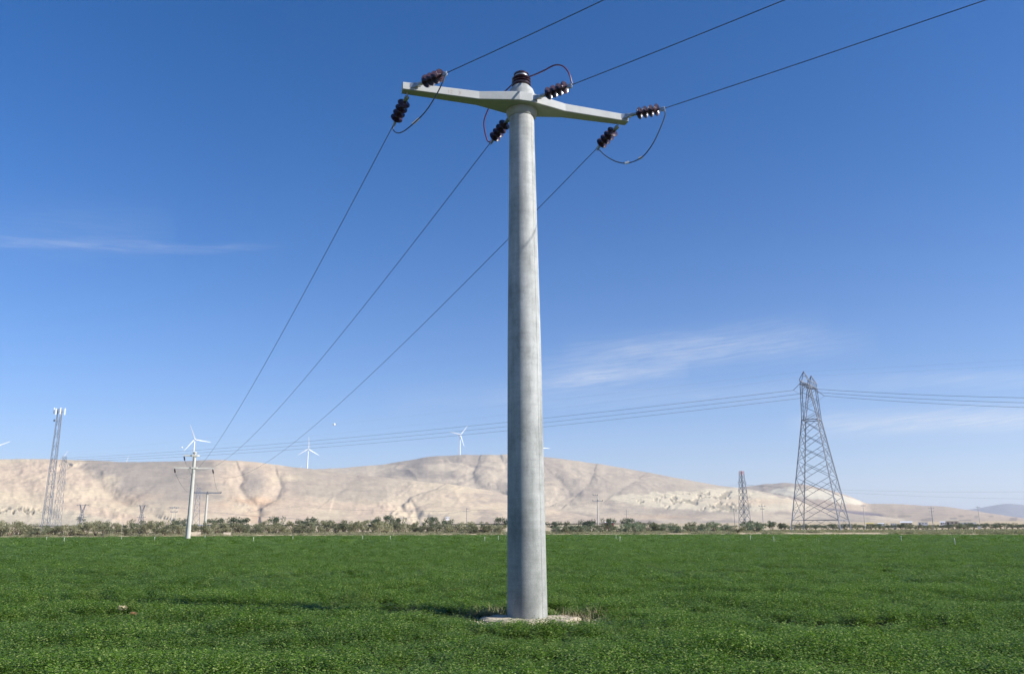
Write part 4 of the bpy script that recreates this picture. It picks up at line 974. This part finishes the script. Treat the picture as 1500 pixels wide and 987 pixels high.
# ------------------------------------------------------------------ mobile phone mast
def phone_mast():
    d = 262; p = place(66, d); H = atd(93, 598, d).z - p.z - .3
    root = empty('mobile_phone_mast', p, R(18)); tag(root, 'tall thin lattice mobile phone mast with white panel antennas at the left', 'mast')
    w0, w1 = 1.9, 1.0; W = lambda z: (w0 + (w1 - w0) * z / H) / 2; cs = [(-1, -1), (1, -1), (1, 1), (-1, 1)]
    for sx, sy in cs: bar_obj('leg', (sx * W(0), sy * W(0), -.3), (sx * W(H), sy * W(H), H), .11, M_LATT, root)
    n = 20
    for k in range(n):
        z0, z1 = H * k / n, H * (k + 1) / n
        for i in range(4):
            (a_, b_), (c_, d_) = cs[i], cs[(i + 1) % 4]
            if (k + i) % 2: bar_obj('diagonal_brace', (a_ * W(z0), b_ * W(z0), z0), (c_ * W(z1), d_ * W(z1), z1), .06, M_LATT, root)
            else: bar_obj('diagonal_brace', (c_ * W(z0), d_ * W(z0), z0), (a_ * W(z1), b_ * W(z1), z1), .06, M_LATT, root)
            if k % 2: bar_obj('horizontal_brace', (a_ * W(z1), b_ * W(z1), z1), (c_ * W(z1), d_ * W(z1), z1), .06, M_LATT, root)
    m = MB(); m.bar((.25, .3, 0), (.1, .2, H), .2, .1); o = bpy.data.objects.new('cable_ladder', m.mesh('cable_ladder', M_LATT)); col.objects.link(o); o.parent = root
    for x, y, z, hh in ((-1.35, -.5, H - 1.6, 1.9), (-.75, -1.0, H - 1.9, 2.0), (.35, -1.1, H - 1.7, 2.0), (1.35, -.3, H - 1.8, 2.1), (.2, 1.2, H - 1.8, 2.0)):
        m = MB(); m.box(x - .14, x + .14, y - .06, y + .06, z + .2, z + hh); o = bpy.data.objects.new('panel_antenna', m.mesh('panel_antenna', M_WHITE)); col.objects.link(o); o.parent = root
        bar_obj('antenna_mount', (x, y + .1, z + 1), (0, 0, z + 1), .06, M_LATT, root)
    m = MB(); m.lathe([(0, .32), (.12, .34), (.2, .1)], (-.9, -.7, H - 3.3), (-.5, -.8, 0), 12); o = bpy.data.objects.new('dish_antenna', m.mesh('dish_antenna', M_LATT)); col.objects.link(o); o.parent = root
    m = MB(); m.tube([(1.35, -.3, H - .2), (1.35, -.3, H + .5)], .03, 5); o = bpy.data.objects.new('lightning_rod', m.mesh('lightning_rod', M_LATT)); col.objects.link(o); o.parent = root
phone_mast()

# ------------------------------------------------------------------ wind turbines
def blade_mesh():
    m = MB(); secs = [(0, 1.0, 1.0), (2, 1.2, 1.0), (7, 2.6, .9), (14, 2.4, .7), (28, 1.8, .5), (40, 1.1, .3), (45, .4, .12)]
    vs = []; 
    for z, c, t in secs: vs += [(x_ * .8 + y_ * .6, -x_ * .6 + y_ * .8, z) for x_, y_ in ((-c * .4, 0), (0, -t), (c * .9, 0), (0, t))]
    fs = [(i * 4 + j, i * 4 + (j + 1) % 4, i * 4 + 4 + (j + 1) % 4, i * 4 + 4 + j) for i in range(len(secs) - 1) for j in range(4)] + [(0, 1, 2, 3), tuple(len(secs) * 4 - 1 - j for j in range(4))]
    m.add(vs, fs); return m.mesh('blade', M_WHITE)
BLADE = blade_mesh()
TUR = None
def turbine(px, py, d, yaw, th, label, towh=95):
    hub = atd(px, py, d); g = Vector((hub.x, hub.y, hub.z - towh))
    root = empty('wind_turbine', g, yaw); tag(root, label, 'wind turbine', 'wind turbines along the ridge')
    global TOWER, NAC, HUBM
    if 'TOWER' not in globals():
        m = MB(); m.lathe([(0, 2.6), (towh - 2, 1.5)], (0, 0, 0), n=16); TOWER = m.mesh('tower', M_WHITE, smooth=True)
        m = MB(); m.box(-1.7, 1.7, -3, 7, -1.6, 2.0); NAC = m.mesh('nacelle', M_WHITE)
        m = MB(); m.lathe([(-1.2, 1.6), (0, 1.7), (1.6, 1.2), (2.4, .3)], (0, 0, 0), (0, -1, 0), 14); HUBM = m.mesh('rotor_hub', M_WHITE, smooth=True)
    for nm, me, loc in (('tower', TOWER, (0, 0, 0)), ('nacelle', NAC, (0, 0, towh)), ('rotor_hub', HUBM, (0, -4.3, towh))):
        o = bpy.data.objects.new(nm, me); col.objects.link(o); o.parent = root; o.location = loc
        if nm == 'rotor_hub': hb = o
    for k in range(3):
        o = bpy.data.objects.new('blade', BLADE); col.objects.link(o); o.parent = hb; o.rotation_euler = (0, R(90 - (th + 120 * k)), 0)
turbine(285.3, 643.5, 2500, R(28), 112, 'white wind turbine rising straight above the double-armed pole')
turbine(451.5, 657.5, 3000, R(30), 92, 'white wind turbine on the dip of the ridge below the warning ball')
turbine(673.8, 636.5, 2900, R(30), 50, 'white wind turbine on the hilltop just left of the big pole')
turbine(179.5, 688.5, 2700, R(30), 74, 'wind turbine mostly hidden by the ridge, a blade tip showing right of the phone mast')
turbine(85, 679, 2800, R(28), 60, 'wind turbine hidden by the ridge, one blade showing beside the phone mast')
turbine(-9, 655, 2800, R(28), 26, 'wind turbine cut by the left edge of the picture, one blade showing')
turbine(432, 697, 3000, R(28), 60, 'wind turbine hidden behind the ridge dip, blade tip showing left of the full one')
turbine(790, 655.5, 3100, R(25), 358, 'wind turbine hidden behind the big pole, one blade reaching out to its right')

# ------------------------------------------------------------------ shrubs and trees along the far edge
def shrub_meshes(seed, mat, loose=1.0, tall=False, nleaf=1500):
    r = random.Random(seed); v, f = [], []
    clumps = []
    for _ in range(15 if not tall else 18):
        a = r.uniform(0, 6.28); q = math.sqrt(r.random()) * .40
        z = r.uniform(.25, .85) if not tall else r.uniform(.42, .9)
        q *= (1.15 - .55 * abs(z - .5))
        clumps.append((q * math.cos(a), q * math.sin(a), z, r.uniform(.10, .19) * loose))
    for _ in range(nleaf):
        cx, cy, cz, cr = r.choice(clumps); d = Vector((r.gauss(0, 1), r.gauss(0, 1), r.gauss(0, 1))).normalized() * cr * r.random() ** .35
        p = Vector((cx, cy, cz)) + d * Vector((1, 1, .8)).length / 1.6; p.z = max(p.z, .03)
        s = r.uniform(.018, .042); u = Vector((r.gauss(0, 1), r.gauss(0, 1), r.gauss(0, 1))).normalized(); w = u.orthogonal().normalized(); t = u.cross(w); n = len(v)
        for pt_ in (p - w * s, p + t * s * .6, p + w * s, p - t * s * .6): v.append(tuple(pt_))
        f.append((n, n + 1, n + 2, n + 3))
    cm = bpy.data.meshes.new('crown'); cm.from_pydata(v, [], f); cm.materials.append(mat)
    m = MB()
    for k in range(6):
        c = clumps[k]; b = Vector((r.uniform(-.03, .03), r.uniform(-.03, .03), -.03)); e = Vector(c[:3]); md = b.lerp(e, .5) + Vector((r.uniform(-.04, .04), r.uniform(-.04, .04), .05))
        m.tube([b, md, e], [.022, .015, .006], 5)
    return cm, m.mesh('trunk', M_STEM)
SH = {'sage': [shrub_meshes(70 + i, M_BUSHS) for i in range(4)], 'grey': [shrub_meshes(10 + i, M_BUSHG) for i in range(5)], 'olive': [shrub_meshes(30 + i, M_BUSHO) for i in range(4)],
      'dark': [shrub_meshes(50 + i, M_BUSHD, 1.0, True) for i in range(4)]}
BUSHES = []
LAND = [(68, 'the mobile phone mast'), (117, 'the forked pylon nearer the phone mast'), (205, 'the second forked pylon'), (254, 'the twin-legged pole'), (276, 'the double-armed pole'), (299, 'the single-armed pole'),
        (452, 'the turbine below the warning ball'), (683, 'the thin pole at the hill foot'), (773, 'the big pole'), (876, 'the slim pale pole'), (1092, 'the red-topped pylon'), (1119, 'the short slim pole'), (1204, 'the large pylon'), (1268, 'the faint grey pole'), (1437, 'the faint pole near the right edge')]
def bush(px, d, wpx, ytop, kind, r):
    p = place(px, d); h = atd(px, ytop, d).z - p.z; w = wpx / 1230 * d
    h = max(h, .8)
    BUSHES.append((px, d, w, h, kind, p, r.uniform(0, 6.28), r.choice(range(len(SH[kind])))))
rb = random.Random(21)
x = -12.0
while x < 1112:
    top = 766 + rb.uniform(-4, 4)
    if 30 < x < 118: top = 770 + rb.uniform(-2, 3)
    if 735 < x < 808: x += 12; continue
    bush(x, rb.uniform(236, 262) if x < 700 else rb.uniform(218, 240), rb.uniform(20, 34), top - (2 if x < 700 else 0), rb.choices(['grey', 'olive'], [.65, .35])[0] if x < 780 else rb.choices(['sage', 'olive', 'grey'], [.6, .3, .1])[0], rb)
    x += rb.uniform(9, 15)
for px, yt, w in ((2, 761, 22), (118, 764, 22), (150, 762, 26), (205, 760, 30), (238, 762, 24), (262, 758, 20), (316, 758, 26), (348, 756.5, 34), (404, 755.5, 22), (440, 759, 20), (456, 756, 22), (479, 761, 20), (515, 762, 18), (545, 760, 22), (562, 755, 26), (583, 757, 22), (606, 762, 18),
                  (632, 757, 22), (654, 759, 20), (690, 763, 18), (712, 763, 18), (735, 758, 24), (812, 763, 24), (833, 762, 16), (862, 760, 28), (892, 758, 20), (920, 759, 24), (938, 762, 18), (957, 763, 18), (985, 765, 16), (1012, 766, 16), (1038, 764, 18), (1062, 766, 14), (1098, 762, 18), (1115, 764, 14), (1131, 762, 15), (1145, 765, 13)):
    bush(px, rb.uniform(265, 290) if px < 760 else rb.uniform(242, 265), w * 1.1, yt, 'dark' if (w > 18 and px > 255) or px > 1090 else 'olive', rb)
x = 1150.0
while x < 1525:
    bush(x, rb.uniform(380, 470), rb.uniform(13, 22), 766.5 + rb.uniform(-1.5, 2.5), rb.choices(['dark', 'olive', 'grey'], [.55, .25, .2])[0], rb)
    x += rb.uniform(6, 10)
q = place(115, 950); q.z += 6
BUSHES.append((115, 950, 11, atd(115, 750, 950).z - 14, 'olive', Vector((q.x, q.y, 10)), 1.0, 1))
BUSHES.sort(key=lambda b: b[0])
words = ['first', 'second', 'third', 'fourth', 'fifth', 'sixth', 'seventh', 'eighth', 'ninth', 'tenth', 'eleventh', 'twelfth', 'thirteenth', 'fourteenth', 'fifteenth', 'sixteenth', 'seventeenth', 'eighteenth', 'nineteenth', 'twentieth']
KN = {'sage': ('sage-green bush', 'shrub', 'bush'), 'grey': ('grey-green bush', 'shrub', 'bush'), 'olive': ('olive-green bush', 'shrub', 'bush'), 'dark': ('dark green tree', 'tree', 'tree')}
cnt = {}
for (px, d, w, h, kind, p, rot, vi) in BUSHES:
    left = [l for l in LAND if l[0] <= px]; key = (left[-1][1] if left else None, kind); cnt[key] = cnt.get(key, 0) + 1; k = cnt[key] - 1
    noun, nm, cat = KN[kind]
    lab = ('%s %s right of %s' % (words[k % 20], noun, key[0])) if key[0] else ('%s %s in from the left edge of the picture beyond the field' % (words[k % 20], noun))
    if k >= 20: lab = lab.replace(' at the far', ', past the twentieth, at the far')
    root = empty(nm, p, rot); tag(root, lab, cat, 'bushes and trees along the far edge of the field')
    root.scale = (w, w, h)
    for part, me in (('crown', SH[kind][vi][0]), ('trunk', SH[kind][vi][1])):
        o = bpy.data.objects.new(part, me); col.objects.link(o); o.parent = root
# low dry scrub filling the verge between them
def verge():
    src = []
    for s in range(3):
        r = random.Random(80 + s); v, f = [], []
        for _ in range(170):
            a = r.uniform(0, 6.28); q = math.sqrt(r.random()) * .5; p = Vector((q * math.cos(a), q * math.sin(a), r.uniform(0, .6) * (1 - q))); s_ = r.uniform(.04, .09); u = Vector((r.gauss(0, 1), r.gauss(0, 1), r.gauss(0, 1))).normalized(); w = u.orthogonal().normalized(); t = u.cross(w); n = len(v)
            for pt_ in (p - w * s_, p + t * s_ * .5, p + w * s_, p - t * s_ * .5): v.append(tuple(pt_))
            f.append((n, n + 1, n + 2, n + 3))
        me = bpy.data.meshes.new('scrub_plant'); me.from_pydata(v, [], f); me.materials.append(M_BUSHG); src.append(bpy.data.objects.new('scrub_plant', me))
    P, S = [], []
    n = 5200; c = rng.uniform(-60, 1560, n); fe = field_edge(c); d = fe + rng.uniform(9, 85, n) ** 1.0
    a = np.arctan((c - 750) / 1221); x, y = d * np.sin(a), d * np.cos(a); z = ground_z(d, c)
    keep = (fbm(x / 12, y / 10, 66, 3) + .35 * (d - fe) / 80) > .5
    x, y, z = x[keep], y[keep], z[keep]; s = rng.uniform(1.0, 2.6, len(x))
    o = points_with_instances('verge_scrub', np.stack([x, y, z - .05], 1), np.stack([s, s, s * .55], 1), src)
    tag(o, 'low grey-green scrub and dry weeds on the pale verge beyond the field', 'scrub', kind='stuff')
verge()

# ------------------------------------------------------------------ stakes in the field
def stakes():
    lst = [(68, 789), (94, 791), (178, 788.5), (226.5, 790), (300, 787), (371, 791), (429, 788.5), (531, 788), (572, 788.5), (710, 790.5), (730, 788.5), (902.5, 787.5), (908, 790.5), (1099, 788.5), (1133.5, 791), (1320.5, 790), (1399, 795)]
    where = ['left below the phone mast', 'right below the phone mast', 'below the gap left of the second forked pylon', 'right of the second forked pylon', 'just right of the double-armed pole\'s foot', 'left below the first dark tree clump', 'below the round dark tree', 'left of the tallest dark tree clump', 'below the tallest dark tree clump',
             'left of the pair beside the big pole', 'right of the pair beside the big pole', 'left below the white-roofed hut', 'right below the white-roofed hut', 'left below the short slim pole', 'right below the short slim pole', 'right of the large pylon', 'the faint one farthest right']
    m = MB(); m.tube([(0, 0, 0), (0, 0, .66)], .03, 6); POST = m.mesh('riser', M_STAKE)
    m = MB(); m.lathe([(0, .03), (.02, .05), (.08, .05), (.12, .02)], (0, 0, .64), n=8); m.bar((-.08, 0, .7), (.08, 0, .73), .03); HEAD = m.mesh('sprinkler_head', M_STAKE)
    for (px, yb), w in zip(lst, where):
        p = atz(px, yb + .5, .33); p.z = 0
        root = empty('sprinkler_stake', p, random.uniform(0, 3)); tag(root, 'small pale stake standing in the crop, ' + w, 'sprinkler stake', 'pale stakes standing in the far part of the field')
        root.rotation_euler = (random.uniform(-.05, .05), random.uniform(-.05, .05), random.uniform(0, 3))
        for nm, me in (('riser', POST), ('sprinkler_head', HEAD)):
            o = bpy.data.objects.new(nm, me); col.objects.link(o); o.parent = root
stakes()

# ------------------------------------------------------------------ low walls, sheds
def house(px, ybot, d, wpx, hpx, label, roofm, wallm, depth=5, gable=True, rz=0, name='shed', zg=None, vents=True):
    p = atd(px, ybot, d); p.z = max(ground_at(p) - .1, p.z - .1) if zg is None else zg; root = empty(name, p, rz - math.atan2(p.x, p.y)); tag(root, label, name.replace('_', ' '))
    w = wpx / 1235 * d; h = hpx / 1256 * d; hw = h * (.68 if gable else 1)
    def part(nm, m, mt): o = bpy.data.objects.new(nm, m.mesh(nm, mt)); col.objects.link(o); o.parent = root; return o
    m = MB(); m.box(-w / 2, w / 2, -depth / 2, depth / 2, -1.2, hw); part('wall', m, wallm)
    m = MB()
    if gable:
        e = .25; m.add([(-w / 2 - e, -depth / 2 - e, hw), (w / 2 + e, -depth / 2 - e, hw), (w / 2 + e, 0, h), (-w / 2 - e, 0, h), (-w / 2 - e, depth / 2 + e, hw), (w / 2 + e, depth / 2 + e, hw)], [(0, 1, 2, 3), (3, 2, 5, 4), (0, 3, 4), (1, 5, 2), (0, 4, 5, 1)])
    else: m.box(-w / 2 - .2, w / 2 + .2, -depth / 2 - .2, depth / 2 + .2, hw + .003, hw + .25)
    part('roof', m, roofm)
    if vents:
        m = MB(); m.box(-w * .38, -w * .38 + min(1, w * .15), -depth / 2 - .03, -depth / 2 + .05, 0, hw * .75); part('door', m, M_DARK)
        for t in (-.05, .25):
            m = MB(); m.box(w * t, w * t + min(1, w * .12), -depth / 2 - .03, -depth / 2 + .05, hw * .4, hw * .75); part('window', m, M_DARK)
    return root
r_ = house(892.5, 767.5, 262, 13, 4, 'low hut with pale roof and red walls among bushes by the slim pale pole', M_ROOF, M_REDW, 3.5)
house(1274, 769.5, 520, 9, 4, 'small shed with a yellowish front right of the large pylon', M_YEL, M_WALL, 4)
house(1291, 768.8, 560, 8, 3.2, 'first small white shed from the left in the row beyond the trees', M_ROOF, M_WHITE, 5)
house(1309, 769.8, 560, 7, 3.2, 'second small white shed from the left in the row beyond the trees', M_ROOF, M_WHITE, 5, False)
house(1328, 769.5, 580, 14, 6, 'larger cream shed in the middle of the row beyond the trees', M_ROOF, M_WALL, 8)
house(1352, 768, 640, 12, 3, 'low white shed right of the larger cream shed', M_ROOF, M_WHITE, 6, False)
house(1382, 767.5, 650, 7, 4, 'small white hut at the left foot of the pale barn', M_ROOF, M_WHITE, 5)
house(1395, 768.5, 640, 15, 7.5, 'tall pale pinkish barn near the right side', M_WALL, M_WALL, 9)
house(1415, 768, 660, 24, 2.8, 'long low white greenhouse right of the pale barn', M_ROOF, M_WHITE, 6, False)
house(1435, 774.5, 400, 3.6, 3, 'tiny white box among trees near the right edge', M_ROOF, M_WHITE, 1.5, False, vents=False)
house(655.5, 759, 600, 5, 2.6, 'tiny white hut on the hill foot left of the thin pole', M_ROOF, M_WHITE, 3)
def block_wall(px, d, wpx, h, label):
    p = place(px, d); root = empty('block_wall', p, -math.atan2(p.x, p.y)); tag(root, label, 'wall'); w = wpx / 1235 * d
    n = max(3, int(w / 1.2)); 
    m = MB(); m.box(-w / 2 - .05, w / 2 + .05, -.10, .10, -.3, .18); o = bpy.data.objects.new('plinth', m.mesh('plinth', M_WALL)); col.objects.link(o); o.parent = root
    bw = w / n; m = MB(); m.box(0, bw - .02, -.13, .13, 0, (h - .18) / 3 - .01); me = m.mesh('block', M_WALL)
    for r in range(3):
        for k in range(n):
            o = bpy.data.objects.new('block', me); col.objects.link(o); o.parent = root; o.location = (-w / 2 + k * bw, random.uniform(-.02, .02), .183 + r * (h - .18) / 3)
block_wall(287, 240, 14, .9, 'low pale block wall between the double-armed pole and the single-armed pole')
block_wall(333, 236, 10, .8, 'short low pale block wall right of the single-armed pole')

# ------------------------------------------------------------------ haze
def haze():
    m = bpy.data.materials.new('haze'); m.use_nodes = True; nt = m.node_tree; nt.nodes.clear()
    out = nt.nodes.new('ShaderNodeOutputMaterial'); v = nt.nodes.new('ShaderNodeVolumePrincipled')
    v.inputs['Color'].default_value = (.88, .93, 1, 1); v.inputs['Density'].default_value = HAZE; v.inputs['Anisotropy'].default_value = .2
    nt.links.new(v.outputs[0], out.inputs['Volume'])
    b = MB(); b.box(-12000, 12000, -3000, 13000, -1.2, 345); o = b.build('haze', m, None, (0, 0, -1.2)); tag(o, kind='stuff'); tag(o, 'thin pale air haze filling the valley', 'haze')
HAZE = 9e-5
if HAZE: haze()
